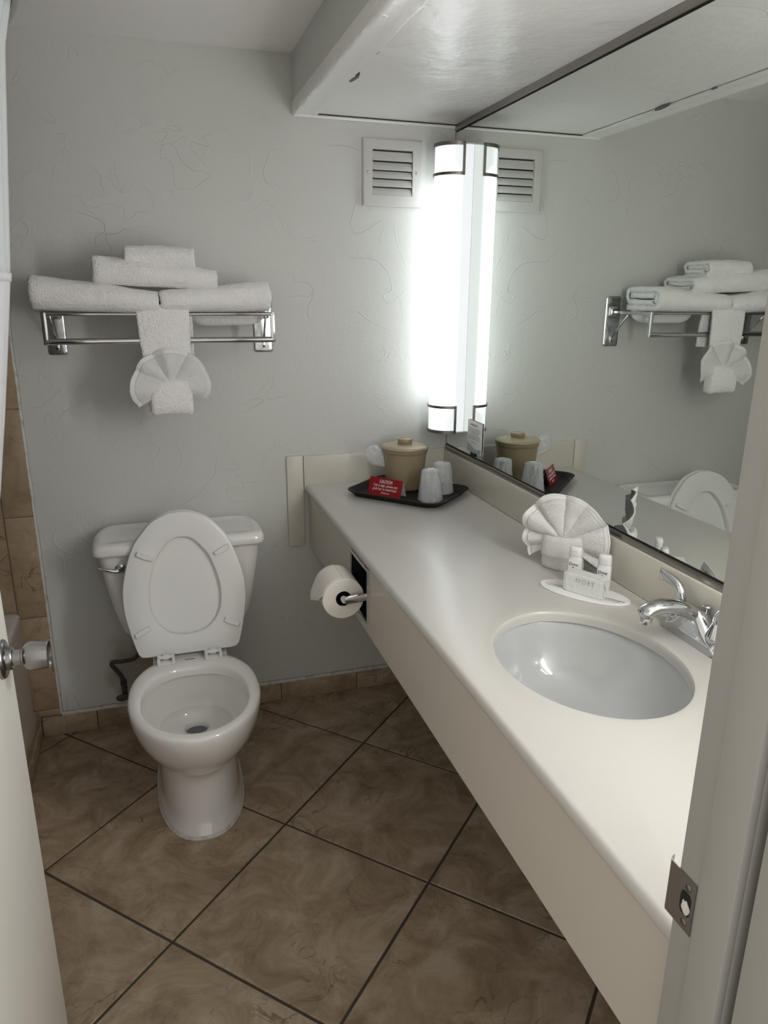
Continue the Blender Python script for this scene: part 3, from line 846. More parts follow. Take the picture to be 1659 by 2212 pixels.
for za, zb in sl:
    pr = [(-.0125, za), (-.0130, za + .0012), (-.0085, za + (zb - za) * .55), (-.0035, zb), (-.0025, zb - .0008), (-.0070, za + (zb - za) * .5)]
    V = [(x, y, z) for x in (ox0 + .0015, ox1 - .0015) for y, z in pr]; m = len(pr)
    add('slat', V, [list(range(m)), list(range(m, 2 * m))] + [[j, (j + 1) % m, m + (j + 1) % m, m + j] for j in range(m)], 'vent', ven)
for x, z in ((-.3035, 1.850), (-.1375, 1.8515)):
    v, f = lathe([(.0045, 0), (.0042, .0022), (.002, .0034), (0, .0034)], 16)
    add('screw', [(x + p.x, -.0132 - p.z, z + p.y) for p in v], f, 'vent', ven, True, sharp=30)

# ------------------------------------------------------------------ toilet
TX = -.967
def egg(z, hw, yf, yb, n=2.0, nb=2.4, N=72, cx=TX, yc=None):
    yc = (yf + yb) / 2 if yc is None else yc
    out = []
    for k in range(N):
        t = 2 * pi * k / N; c, s_ = math.cos(t), math.sin(t)
        e = n if c > 0 else nb
        x = hw * math.copysign(abs(s_) ** (2 / e), s_)
        y = (yc - (yc - yf) * abs(c) ** (2 / e)) if c > 0 else (yc + (yb - yc) * abs(c) ** (2 / e))
        out.append(Vector((cx + x, y, z)))
    return out
toi = thing('toilet', (TX, -.40, 0), 'white two-piece toilet with raised seat below the towel shelf', 'toilet')
R = [egg(0, .124, -.672, -.15, 2.3, 3.0), egg(.012, .124, -.672, -.15, 2.3, 3.0), egg(.016, .119, -.666, -.15, 2.3, 3.0), egg(.06, .1175, -.659, -.15, 2.4, 3.0),
     egg(.12, .1155, -.650, -.15, 2.4, 3.0), egg(.17, .1145, -.644, -.15, 2.4, 3.0), egg(.186, .1145, -.645, -.16, 2.3, 2.8), egg(.196, .117, -.655, -.17, 2.1, 2.6),
     egg(.210, .127, -.676, -.20, 2.05, 2.4), egg(.235, .142, -.706, -.23), egg(.27, .158, -.739, -.26), egg(.31, .171, -.766, -.285), egg(.35, .179, -.783, -.30), egg(.375, .1815, -.788, -.31),
     egg(.388, .1813, -.788, -.312), egg(.3945, .1795, -.786, -.315), egg(.3978, .1745, -.781, -.32), egg(.3988, .166, -.773, -.33), egg(.3985, .156, -.763, -.37), egg(.3965, .1495, -.757, -.386), egg(.3920, .1462, -.754, -.393), egg(.384, .1450, -.7525, -.396), egg(.3675, .1448, -.752, -.396),
     egg(.3655, .151, -.757, -.389), egg(.355, .1515, -.757, -.386), egg(.32, .142, -.735, -.380), egg(.28, .124, -.69, -.374), egg(.25, .108, -.64, -.372), egg(.232, .084, -.565, -.378), egg(.220, .055, -.495, -.388), egg(.214, .038, -.474, -.400),
     egg(.204, .033, -.469, -.405), egg(.16, .030, -.465, -.408)]
add('bowl', *loft(R, True, True), 'china', toi, True, sharp=60)
add('caulk_ring', *loft([egg(.0, .131, -.680, -.15, 2.3, 3.0), egg(.004, .130, -.679, -.15, 2.3, 3.0), egg(.008, .1245, -.673, -.15, 2.3, 3.0)], True, False), 'caulk', toi, True)
add('drain_hole', *lathe([(.0, .196), (.0325, .1965)], 30, TX, -.437), 'hose', toi)
add('water', *loft([egg(.2495, .1075, -.638, -.373), egg(.2497, .0001, -.50, -.4999)], False, False), 'water', toi, True)
dk = []
for z, i in ((.27, .02), (.34, .006), (.386, 0), (.3955, .004), (.3985, .012)):
    dk.append(rrect(TX - .113 + i, TX + .113 - i, -.355 + i * .2, -.095, (.02, .02, .03, .03), z, 5))
add('deck', *loft(dk, True, True), 'china', toi, True, sharp=60)
add('printed_mark', *box_data(TX + .0 - .018, TX + .012, -.3525, -.3495, .3988, .3992), 'ink', toi)
tk = []
for z, hw, yf, r in ((.3995, .150, -.175, .05), (.402, .166, -.188, .05), (.412, .180, -.198, .05), (.44, .197, -.206, .045), (.48, .2075, -.210, .042), (.535, .2205, -.213, .04), (.60, .232, -.217, .038), (.66, .241, -.220, .036), (.712, .2475, -.222, .035)):
    tk.append(rrect(-.968 - hw, -.968 + hw, yf, -.018, (.03, .03, r, r), z, 6))
tank = add('tank', *loft(tk, True, True), 'china', toi, True, sharp=60)
def lidring(hw, hb, yf, yb, r, z):
    """plan of the lid: wide at the front, cut-off corners at the back"""
    p = [(-.968 + hb, yb), (-.968 - hb, yb), (-.968 - hw, yb - .075), (-.968 - hw, yf), (-.968 + hw, yf), (-.968 + hw, yb - .075)]
    out = []; rr = [.03, .03, .06, r, r, .06]
    for i, (x, y) in enumerate(p):
        a = Vector((p[i - 1][0], p[i - 1][1])); b = Vector((x, y)); c = Vector((p[(i + 1) % 6][0], p[(i + 1) % 6][1]))
        d = min(rr[i], (a - b).length * .48, (c - b).length * .48)
        q0 = b + (a - b).normalized() * d; q1 = b + (c - b).normalized() * d
        for k in range(7):
            t = k / 6
            out.append(Vector((*((1 - t) ** 2 * q0 + 2 * t * (1 - t) * b + t * t * q1), z)))
    return out
ld = [lidring(.248, .225, -.226, -.014, .03, .710), lidring(.2585, .228, -.240, -.010, .035, .7125), lidring(.2605, .229, -.243, -.010, .035, .719), lidring(.2595, .228, -.242, -.010, .035, .735), lidring(.254, .225, -.236, -.013, .033, .7445), lidring(.245, .220, -.227, -.020, .03, .7485), lidring(.232, .210, -.214, -.033, .028, .7485), lidring(.224, .204, -.206, -.042, .026, .7455), lidring(.19, .17, -.17, -.07, .02, .7455)]
add('tank_lid', *loft(ld, True, True), 'china', toi, True, sharp=60)
# flush lever
lv = smooth_path([(-1.152, -.226, .668), (-1.156, -.240, .668), (-1.166, -.243, .6685), (-1.185, -.243, .673), (-1.203, -.241, .678), (-1.213, -.239, .682)], 5)
n = len(lv)
add('flush_lever', *tube(lv, [.0085 - .0035 * i / n for i in range(n)], 14, flat=[(1, 1.0 - .25 * i / n) for i in range(n)]), 'chrome', toi, True)
v, f = lathe([(.0165, 0), (.0165, .004), (.012, .007), (0, .007)], 20)
add('lever_boss', [(-1.150 + p.x, -.2185 - p.z, .668 + p.y * .8) for p in v], f, 'chrome', toi, True, sharp=40)

# seat and lid, raised against the tank
SO = Vector((TX, -.34, .415)); SV = Vector((0, .075, .33)).normalized(); SN = Vector((0, -SV.z, SV.y))
outer = [(0, .4365), (.03, .434), (.0585, .424), (.0865, .408), (.112, .381), (.1355, .352), (.154, .312), (.1685, .268), (.179, .222), (.1820, .183), (.1795, .138), (.172, .097), (.1635, .058), (.155, .028), (.150, .012), (.143, .003), (.130, .0), (.07, .0), (.0, .0)]
inner = [(0, .3586), (.020, .3565), (.040, .345), (.060, .322), (.077, .297), (.0925, .255), (.1025, .215), (.1060, .180), (.1035, .146), (.095, .117), (.0785, .090), (.0545, .070), (.028, .0615), (.0, .059)]
def sym(half, N=96):
    pts = [Vector((x, y)) for x, y in half] + [Vector((-x, y)) for x, y in half[-2:0:-1]]
    pts.append(pts[0]); L = [0]
    for a, b in zip(pts[:-1], pts[1:]): L.append(L[-1] + (b - a).length)
    out = []
    for k in range(N):
        t = L[-1] * k / N
        i = max(j for j in range(len(L)) if L[j] <= t + 1e-12); i = min(i, len(pts) - 2)
        u = (t - L[i]) / (L[i + 1] - L[i])
        p = [pts[(i - 1) % (len(pts) - 1)], pts[i], pts[i + 1], pts[(i + 2) % (len(pts) - 1)]]
        q = .5 * ((2 * p[1]) + (p[2] - p[0]) * u + (2 * p[0] - 5 * p[1] + 4 * p[2] - p[3]) * u * u + (3 * p[1] - p[0] - 3 * p[2] + p[3]) * u ** 3) if not (i in (15, 16, 17, 18, 19) and len(half) > 15) else p[1].lerp(p[2], u)
        out.append(q)
    return out
so, si = sym(outer), sym(inner)
cen_o, cen_i = Vector((0, .21)), Vector((0, .20))
def sp3(q, w): return SO + Vector((1, 0, 0)) * q.x + SV * q.y + SN * w
def sc2(q, c, d):
    e = q - c
    return c + e * (1 - d / e.length)
SR = [[sp3(sc2(q, cen_o, .002), -.018) for q in so], [sp3(so[k], -.013) for k in range(96)], [sp3(q, -.004) for q in so], [sp3(sc2(q, cen_o, .0015), -.001) for q in so], [sp3(sc2(q, cen_o, .005), 0) for q in so],
      [sp3(sc2(q, cen_i, -.005), 0) for q in si], [sp3(sc2(q, cen_i, -.0015), -.001) for q in si], [sp3(q, -.004) for q in si], [sp3(q, -.018) for q in si]]
SR.append(SR[0])
seat = add('seat', *loft(SR), 'seat', toi, True, sharp=40)
for (x0, y0), (x1, y1) in (((-.133, .320), (-.0852, .298)), ((.0943, .298), (.1418, .321)), ((-.1549, .071), (-.1098, .0926)), ((.1096, .0926), (.1549, .071))):
    a = Vector((x0, y0)); b = Vector((x1, y1)); d = (b - a).normalized(); nn = Vector((-d.y, d.x)); L_ = (b - a).length
    rg = []
    for w, k in ((-.0002, 1), (.0085, .97), (.0110, .80)):
        r_ = []
        for u, vv in ((0, .72), (.2, .9), (.5, 1), (.8, .9), (1, .72), (1, -.72), (.8, -.9), (.5, -1), (.2, -.9), (0, -.72)):
            r_.append(sp3(a + d * (L_ * (.5 + (u - .5) * (.5 + .5 * k))) + nn * (vv * .0085 * k), w))
        rg.append(r_)
    add('bumper', *loft(rg, False, True), 'seat', seat, True, sharp=30)
lo = [q.copy() for q in so]
for q in lo: q.y += .0025
LR = [[sp3(sc2(q, cen_o, .006), -.037) for q in lo], [sp3(sc2(q, cen_o, -.0005), -.032) for q in lo], [sp3(sc2(q, cen_o, -.001), -.024) for q in lo], [sp3(sc2(q, cen_o, .003), -.0205) for q in lo]]
add('seat_lid', *loft(LR, True, True), 'seat', toi, True, sharp=40)
for hx in (-1.0395, -.8995):
    h = join(box_data(hx - .026, hx - .017, -.372, -.335, .398, .420, .002), box_data(hx + .017, hx + .026, -.372, -.335, .398, .420, .002), box_data(hx - .018, hx + .018, -.368, -.340, .398, .405, .001),
             tube([(hx - .024, -.350, .4155), (hx + .024, -.350, .4155)], .0055, 12), box_data(hx - .009, hx + .009, -.353, -.343, .407, .424, .002))
    add('hinge', *h, 'seat', toi, True, sharp=35)
# supply hose and valve belong to the wall plumbing
pl = thing('supply_valve', (-1.19, -.02, .14), 'dark supply hose and shut-off valve on the wall behind the toilet', 'plumbing')
add('hose', *tube(smooth_path([(-1.105, -.085, .405), (-1.112, -.082, .345), (-1.14, -.07, .288), (-1.18, -.055, .272), (-1.214, -.045, .268), (-1.222, -.043, .258), (-1.212, -.04, .238), (-1.195, -.038, .205), (-1.190, -.037, .178)], 8), .0072, 12), 'hose', pl, True)
add('valve_body', *join(tube([(-1.19, -.037, .180), (-1.19, -.037, .13)], [.008, .0105], 14), tube([(-1.19, .0, .14), (-1.19, -.055, .14)], .009, 14)), 'hose', pl, True, sharp=40)
add('nut', *tube([(-1.19, -.037, .190), (-1.19, -.037, .172)], .0115, 6), 'hose', pl)
v, f = lathe([(.0, 0), (.014, .001), (.019, .004), (.018, .008), (.010, .010), (0, .010)], 20)
add('handle', [(-1.197 + p.x * 1.15, -.055 - p.z, .136 + p.y * .7) for p in v], f, 'hose', pl, True, sharp=40)

# ------------------------------------------------------------------ toilet paper holder and roll
tp = thing('paper_holder', (XA, -.684, .645), 'recessed chrome toilet paper holder in the vanity apron', 'paper holder')
fy0, fy1, fz0, fz1 = -.7715, -.5965, .6425, .7985
def bez():
    R_ = []
    for i, x in ((0, XA - .0003), (.0008, XA - .004), (.004, XA - .0065), (.008, XA - .0055), (.0095, XA - .003)):
        R_.append([Vector((x, fy0 + i, fz0 + i)), Vector((x, fy1 - i, fz0 + i)), Vector((x, fy1 - i, fz1 - i)), Vector((x, fy0 + i, fz1 - i))])
    R_.append([Vector((XA + .004, fy0 + .0095, fz0 + .0095)), Vector((XA + .004, fy1 - .0095, fz0 + .0095)), Vector((XA + .004, fy1 - .0095, fz1 - .0095)), Vector((XA + .004, fy0 + .0095, fz1 - .0095))])
    return loft(R_)
add('frame', *bez(), 'chrome_worn', tp, True, sharp=25)
rv = []
for i, x in ((.0095, XA + .001), (.011, XA + .055)):
    rv.append([Vector((x, fy0 + i, fz0 + i)), Vector((x, fy1 - i, fz0 + i)), Vector((x, fy1 - i, fz1 - i)), Vector((x, fy0 + i, fz1 - i))])
add('recess_box', *loft(rv, False, True), 'black', tp)
RX, RZ, RR = -.5815, .7165, .0555
for y in (-.7595, -.6115):
    d = join(tube([(XA + .01, y, RZ + .003), (XA - .02, y, RZ + .003), (RX + .012, y, RZ + .0015), (RX, y, RZ)], [.0115, .0115, .0115, .0105], 16, flat=[(.45, 1)] * 4),)
    add('arm', *d, 'chrome', tp, True, sharp=45)
add('roller', *tube([(RX, -.7565, RZ), (RX, -.614, RZ)], .0085, 16), 'seat', tp, True, sharp=40)
rl = thing('toilet_paper_roll', (RX, -.695, RZ - RR), 'white toilet paper roll on the chrome holder', 'toilet paper')
def ylathe(profile, n=56, oval=0.0):
    v, f = lathe(profile, n)
    return [(RX + p.x * (1 + oval), p.z, RZ + p.y) for p in v], f
add('paper', *ylathe([(.0205, -.745), (.0545, -.7455), (.0555, -.7445), (.0555, -.6415), (.0545, -.6405), (.0205, -.641), (.0205, -.745)]), 'tissue', rl, True, sharp=40)
add('core', *ylathe([(.0203, -.7448), (.0190, -.7448), (.0190, -.6412), (.0203, -.6412)]), 'core', rl, True, sharp=40)
V, Fc = [], []
for i in range(25):
    t = i / 24
    for j in range(17):
        u = j / 16; y = -.744 + .1025 * u
        if t < .45:
            a = pi * .5 + (t / .45) * (pi * .42)
            x, z = RX + (RR + .0012) * math.cos(a), RZ + (RR + .0012) * math.sin(a)
        else:
            k = (t - .45) / .55
            a = pi * .92
            x = RX + (RR + .0012) * math.cos(a) - .010 * k - .004 * math.sin(k * 3) ; z = RZ + (RR + .0012) * math.sin(a) - (.020 + .030 * u) * k
            y = y + (.016 * (1 - u)) * k
            x += .006 * k * math.sin(u * 5 + 1) * (1 - u * .4)
        V.append((x, y, z))
for i in range(24):
    for j in range(16):
        Fc.append([i * 17 + j, i * 17 + j + 1, (i + 1) * 17 + j + 1, (i + 1) * 17 + j])
o = add('loose_sheet', V, Fc, 'tissue', rl, True)
md = o.modifiers.new('thickness', 'SOLIDIFY'); md.thickness = .0008; md.offset = 1

# ------------------------------------------------------------------ towel shelf
sh = thing('towel_shelf', (-.967, 0, 1.293), 'chrome wall towel shelf with rails above the toilet', 'towel shelf')
YR = -.228
for bx0, bx1, px in ((-1.3033, -1.2495, -1.279), (-.6867, -.6245, -.659)):
    rg = []
    for ins, y in ((0, -.0003), (0, -.0035), (.003, -.0055), (.006, -.006)):
        r_ = rrect(bx0 + ins, bx1 - ins, 1.293 + ins, 1.4745 - ins, .008, 0, 4)
        rg.append([Vector((p.x, y, p.y)) for p in r_])
    pt = add('mount_plate', *loft(rg, True, True), 'chrome_worn', sh, True, sharp=40)
    rg = []
    for ins, y in ((0, -.0055), (.001, -.012), (.006, -.018), (.010, -.019)):
        r_ = rrect((bx0 + bx1) / 2 - .022 + ins, (bx0 + bx1) / 2 + .022 - ins, 1.398 + ins, 1.440 - ins, .009, 0, 4)
        rg.append([Vector((p.x, y, p.y)) for p in r_])
    add('boss', *loft(rg, True, True), 'chrome', pt, True, sharp=50)
    add('support_arm', *box_data(px - .006, px + .006, YR - .004, -.015, 1.4125, 1.4225, .0015), 'chrome', sh, True, sharp=35)
    add('front_post', *box_data(px - .0065, px + .0065, YR - .0065, YR + .0065, 1.337, 1.4245, .0015), 'chrome', sh, True, sharp=35)
    add('brace', *tube([((bx0 + bx1) / 2, -.008, 1.323), (px, -.095, 1.412)], .0032, 8), 'chrome_worn', sh, True)
    box('brace_clip', (bx0 + bx1) / 2 - .005, (bx0 + bx1) / 2 + .005, -.011, -.005, 1.306, 1.328, 'chrome_worn', sh, .001)
    v, f = lathe([(.0035, 0), (.003, .002), (0, .0022)], 12)
    add('screw', [((bx0 + bx1) / 2 + p.x, -.0108 - p.z, 1.3125 + p.y) for p in v], f, 'black', sh)
x0, x1 = -1.279, -.659
for nm, y, z, r in (('rail', YR, 1.4185, .0048), ('rail', -.175, 1.4185, .0042), ('rail', -.065, 1.4185, .0042), ('lower_rail', YR, 1.3455, .0085)):
    add(nm, *tube([(x0, y, z), (x1, y, z)], r, 16), 'chrome', sh, True, sharp=40)

def nz3(p, f=14, a=.004): 
    p = Vector(p)
    return p + Vector((noise.noise(p * f), noise.noise(p * f + Vector((3, 3, 3))), noise.noise(p * f + Vector((7, 1, 9))))) * a + Vector((noise.noise(p * 70), noise.noise(p * 70 + Vector((3, 3, 3))), 0)) * (a * .3)
# ------------------------------------------------------------------ folded towels
def ribbon_path(w, h, t, k=7):
    """cross-section of a towel folded round itself: (y, z) centre line, front is -y"""
    zc = h / 2; f_, b_ = -w / 2, w / 2; r1 = h / 2 - t / 2; r0 = max(.25 * t, h / 2 - 1.5 * t)
    p = [(b_ - 2.2 * t, zc + r0), (0, zc + r0), (f_ + t + r0, zc + r0)]
    p += [(f_ + t + r0 - r0 * math.sin(a), zc + r0 * math.cos(a)) for a in [pi * i / k for i in range(1, k)]]
    p += [(f_ + t + r0, zc - r0), (0, zc - r0), (b_ - 1.9 * t, zc - r0)]
    p2 = []
    rm = (r1 + r0) / 2
    p += [(b_ - 1.9 * t + rm * 1.0 * math.sin(a), zc + (-r0 + (r1 + r0) * (1 - math.cos(a)) / 2)) for a in [pi * i / k for i in range(1, k)]]
    p += [(b_ - 1.9 * t, zc + r1), (.1 * w, zc + r1), (-.15 * w, zc + r1), (f_ + r1 + t * .2, zc + r1)]
    p += [(f_ + t * .2 + r1 - r1 * math.sin(a), zc + r1 * math.cos(a)) for a in [pi * i / (k + 2) for i in range(1, k + 2)]]
    p += [(f_ + r1 + t * .2, zc - r1), (-.15 * w, zc - r1), (.1 * w, zc - r1), (b_ - t, zc - r1)]
    return p
def folded_towel(name, x0, x1, w, h, t, y, z, label, seed, tilt=0.0, yaw=0.0, sag=None, taper=None, nx=40, group='folded towels on the shelf', amp=.005, hem=False):
    path = smooth_path([(0, a, b) for a, b in ribbon_path(w, h, t)], 3)
    n = len(path); L_, R_ = [], []
    for i, p in enumerate(path):
        d = (path[min(i + 1, n - 1)] - path[max(i - 1, 0)]).normalized(); nn = Vector((0, -d.z, d.y))
        L_.append(p + nn * t * .48); R_.append(p - nn * t * .48)
    ring = L_ + R_[::-1]; m = len(ring); V, Fc = [], []
    xc, ln = (x0 + x1) / 2, x1 - x0
    for i in range(nx + 1):
        u = i / nx; e = 1 - .05 * max(0, abs(u - .5) * 2 - .93) / .07
        for q in ring:
            X = -ln / 2 + ln * u; Yq, Zq = q.y * e, (q.z - h / 2) * e + h / 2
            if taper: Zq = Zq * (taper[0] + (taper[1] - taper[0]) * u)
            P = Vector((X + seed * 3, Yq, Zq))
            dv = Vector((noise.noise(P * 11 + Vector((seed, 0, 0))), noise.noise(P * 11 + Vector((0, seed, 5))), noise.noise(P * 11 + Vector((9, 0, seed))))) * amp
            dv += Vector((noise.noise(P * 60), noise.noise(P * 60 + Vector((4, 4, 4))), noise.noise(P * 60 + Vector((8, 1, 2))))) * (amp * .35)
            if Zq < h * .25: dv.z *= .25
            if u in (0, 1): dv.x += .004 * noise.noise(Vector((q.y * 40, q.z * 60, seed)))
            if sag: Zq -= sag * math.sin(pi * min(1, max(0, u))) * (1 if Zq < h * .5 else .2) * max(0, 1 - abs(Yq) / (w * .5)) ** .5
            c, s_ = math.cos(tilt), math.sin(tilt)
            V.append((X * c - Zq * s_ + dv.x, Yq + dv.y, X * s_ + Zq * c + dv.z))
    for i in range(nx):
        for j in range(m):
            k = (j + 1) % m
            Fc.append([i * m + j, i * m + k, (i + 1) * m + k, (i + 1) * m + j])
    for base in (0, nx * m):
        for j in range(n - 1):
            Fc.append([base + j, base + j + 1, base + m - 2 - j, base + m - 1 - j])
    T = thing(name, (xc, y, z), label, 'towel', group, yaw)
    add('terry', V, Fc, 'towel', T, True, local=True)
    return T
ZR = 1.4235
folded_towel('bath_towel', -1.3085, -.9755, .215, .084, .020, -.152, ZR, 'folded white bath towel at the left end of the chrome shelf', 1.3, tilt=-.035, taper=(1.08, .74))
right_towel = folded_towel('bath_towel', -.9725, -.6655, .215, .084, .020, -.150, ZR, 'folded white bath towel at the right end of the chrome shelf', 4.7, tilt=.01, taper=(.72, 1.0))
folded_towel('bath_towel', -1.143, -.8135, .185, .068, .0165, -.156, ZR + .067, 'white towel lying across the two bottom towels', 7.9, tilt=-.035, taper=(1.15, .82), amp=.006)
folded_towel('hand_towel', -1.058, -.8715, .15, .058, .0145, -.163, ZR + .117, 'small folded white towel on top of the towel pile', 11.2, tilt=-.008)
# slack of the right towel hanging between the rails
rg = []
for z, k in ((1.3835, .45), (1.385, .66), (1.391, .84), (1.400, .94), (1.412, 1.0), (1.430, 1.0), (1.445, .9)):
    rg.append([nz3(p, 20, .004) for p in rrect(-.785 - .118 * k, -.785 + .118 * k, -.120 - .042 * k, -.120 + .042 * k, .036 * k, z, 8)])
add('slack', *loft(rg, True, True), 'towel', right_towel, True)
# ------------------------------------------------------------------ hand towel hanging with a fan-folded washcloth
ht = thing('hand_towel', (-.967, -.24, 1.14), 'white hand towel hanging from the chrome shelf, folded up into a pocket', 'towel')
def sheet(fn, nu, nv):
    V = [fn(i / nu, j / nv) for i in range(nu + 1) for j in range(nv + 1)]
    return V, [[i * (nv + 1) + j, i * (nv + 1) + j + 1, (i + 1) * (nv + 1) + j + 1, (i + 1) * (nv + 1) + j] for i in range(nu) for j in range(nv)]
prof_h = smooth_path([(0, -.196, 1.30), (0, -.203, 1.36), (0, -.207, 1.415), (0, -.215, 1.436), (0, -.228, 1.4405), (0, -.241, 1.434), (0, -.2455, 1.41), (0, -.249, 1.35), (0, -.250, 1.29), (0, -.248, 1.20), (0, -.245, 1.148)], 5)
def hang(u, v):
    k = u * (len(prof_h) - 1); i = min(int(k), len(prof_h) - 2); p = prof_h[i].lerp(prof_h[i + 1], k - i)
    front = max(0, min(1, (u - .45) / .5))
    xa = -1.046 + .020 * front; xb = -.899 - .006 * front
    if p.y > -.22: xa += .012; xb += .010
    return nz3((xa + (xb - xa) * v, p.y - .003 * math.sin(v * pi), p.z))
o = add('terry', *sheet(hang, 60, 22), 'towel', ht, True)
md = o.modifiers.new('thickness', 'SOLIDIFY'); md.thickness = .010; md.offset = 0
def pocket():
    rg = []
    for z, xa, xb, ya, yb in ((1.139, -1.012, -.914, -.262, -.240), (1.1405, -1.018, -.908, -.272, -.236), (1.150, -1.022, -.905, -.279, -.233), (1.175, -1.020, -.904, -.285, -.232), (1.20, -1.016, -.905, -.285, -.234), (1.222, -1.008, -.908, -.281, -.238), (1.236, -.998, -.912, -.274, -.243), (1.240, -.990, -.918, -.266, -.248)):
        r_ = rrect(xa, xb, ya, yb, min(.013, (yb - ya) * .48), z, 5)
        out = []
        for i, p in enumerate(r_):
            out.append(p)
        # subdivide for the terry unevenness
        dn = []
        for i in range(len(out)):
            a, b = out[i], out[(i + 1) % len(out)]
            for k in range(4): dn.append(nz3(a.lerp(b, k / 4), 30, .005))
        rg.append(dn)
    return loft(rg, True, True)
add('pocket', *pocket(), 'towel', ht, True)

def fan(parent, hub, U, Vv, N, R, a0, a1, pleats, amp, r0=.012, thick=.004, droop=0.0, phase=0.0, squash=1.0, seed=0.0, m='cloth'):
    U, Vv, N = Vector(U).normalized(), Vector(Vv).normalized(), Vector(N).normalized(); hub = Vector(hub)
    def pt(s_, t):
        th_ = a0 + (a1 - a0) * s_; rr = r0 + (R(th_) - r0) * t
        k = t ** .9
        sw = s_ + .022 * math.sin(s_ * 13 + seed) + .012 * math.sin(s_ * 29 + seed * 2)
        fold = 1.7 * abs(math.sin(pleats * (sw - .5) * pi + phase)) ** .8 - .85
        w = amp * (.3 + .7 * k) * fold * min(1, .2 + t * 1.6) * (.75 + .35 * math.sin(s_ * 11 + seed))
        rr *= 1 + (.022 * fold + .018 * math.sin(s_ * 9 + seed)) * t
        p = hub + U * (rr * math.sin(th_)) + Vv * (rr * math.cos(th_) * squash) + N * (w - droop * abs(math.sin(th_)) * t * t + .010 * math.sin(s_ * 5 + seed) * t)
        return nz3(p, 22, .0035)
    na, nr = 200, 36; cut = 32
    V = [pt(i / na, j / nr) for i in range(na + 1) for j in range(cut + 1)]
    Fc = [[i * (cut + 1) + j, i * (cut + 1) + j + 1, (i + 1) * (cut + 1) + j + 1, (i + 1) * (cut + 1) + j] for i in range(na) for j in range(cut)]
    o = add('terry_fan', V, Fc, m, parent, True)
    md = o.modifiers.new('thickness', 'SOLIDIFY'); md.thickness = thick; md.offset = 0
    hn = nr - cut
    V = [pt(i / na, (cut + j) / nr) for i in range(na + 1) for j in range(hn + 1)]
    Fc = [[i * (hn + 1) + j, i * (hn + 1) + j + 1, (i + 1) * (hn + 1) + j + 1, (i + 1) * (hn + 1) + j] for i in range(na) for j in range(hn)]
    h = add('hem', V, Fc, 'hem', parent, True)
    md = h.modifiers.new('thickness', 'SOLIDIFY'); md.thickness = thick * .62; md.offset = 0
    ed = smooth_path([pt(i / na, 1) for i in range(0, na + 1)], 1)
    add('edge_roll', *tube(ed, thick * .55, 6), 'hem', parent, True)

wc = thing('washcloth', (-.967, -.28, 1.19), 'fan-folded white washcloth tucked into the hanging hand towel', 'towel')
fan(wc, (-.962, -.272, 1.222), (1, 0, 0), (0, 0, 1), (0, -1, 0), lambda a: .104 - .004 * math.cos(a * 2), math.radians(-122), math.radians(112), 5.0, .013, r0=.006, phase=1.2, seed=2.0, droop=-.0, thick=.0032)

# washcloth fan standing on the counter
FU = Vector((.62, -.785, 0)).normalized(); FN = Vector((-FU.y, FU.x, 0)) * -1
if FN.y > 0: FN = -FN
fcen = Vector((-.083, -.975, ZT))
cf = thing('washcloth', tuple(fcen), 'white washcloth folded into a standing fan on the counter', 'towel')
rg = []
for z, a, b in ((0, .046, .026), (.002, .050, .030), (.012, .051, .031), (.034, .0515, .032), (.036, .054, .0345), (.040, .0545, .035), (.075, .053, .0335), (.084, .050, .031), (.086, .045, .026), (.078, .040, .020)):
    r_ = []
    for k in range(72):
        t = 2 * pi * k / 72; c, s_ = math.cos(t), math.sin(t)
        p = fcen + FU * (a * math.copysign(abs(c) ** .8, c)) + FN * (b * math.copysign(abs(s_) ** .8, s_)) + Vector((0, 0, z + (.004 * c if z > .03 else 0)))
        r_.append(nz3(p, 24, .0022) if z > .005 else p)
    rg.append(r_)
add('band', *loft(rg, True, True), 'cloth', cf, True)
fan(cf, fcen + Vector((0, 0, .074)) + FN * .006, FU, (0, 0, 1), FN, lambda a: .110 + .004 * math.cos(a) + .004 * math.sin(a), math.radians(-124), math.radians(121), 6.6, .015, r0=.006, phase=.4, seed=5.0, thick=.0045)

# ------------------------------------------------------------------ amenity card, soap and bottles
PC = Vector((-.1195, -1.130, ZT)); PU = Vector((.595, -.804, 0)).normalized(); PN = Vector((-.804, -.595, 0))
pc = thing('amenity_coaster', tuple(PC), 'oval white card coaster under the soap and bottles', 'coaster')
rg = []
for k, z in ((0, 0), (.0012, .0008), (.0012, .003), (.0, .0042)):
    rg.append([PC + PU * ((.1035 + k) * math.cos(2 * pi * j / 64)) + PN * ((.0455 + k) * math.sin(2 * pi * j / 64)) + Vector((0, 0, z)) for j in range(64)])
add('card', *loft(rg, True, True), 'paper', pc, True, sharp=40)
zc = .0044
text('lettering', 'WYNDHAM', .0088, PC + PU * .071 + PN * .011 + Vector((0, 0, zc)), PU, -PN, 'ink', pc, sx=1.0)
text('lettering', 'REWARDS', .0058, PC + PU * .071 + PN * .018 + Vector((0, 0, zc)), PU, -PN, 'grey_ink', pc, sx=1.1)
text('lettering', 'WYNDHAM', .0088, PC + PU * -.068 + PN * .006 + Vector((0, 0, zc)), PU, -PN, 'grey_ink', pc, sx=1.0)
text('lettering', 'REWARDS', .0058, PC + PU * -.068 + PN * .013 + Vector((0, 0, zc)), PU, -PN, 'grey_ink', pc, sx=1.1)

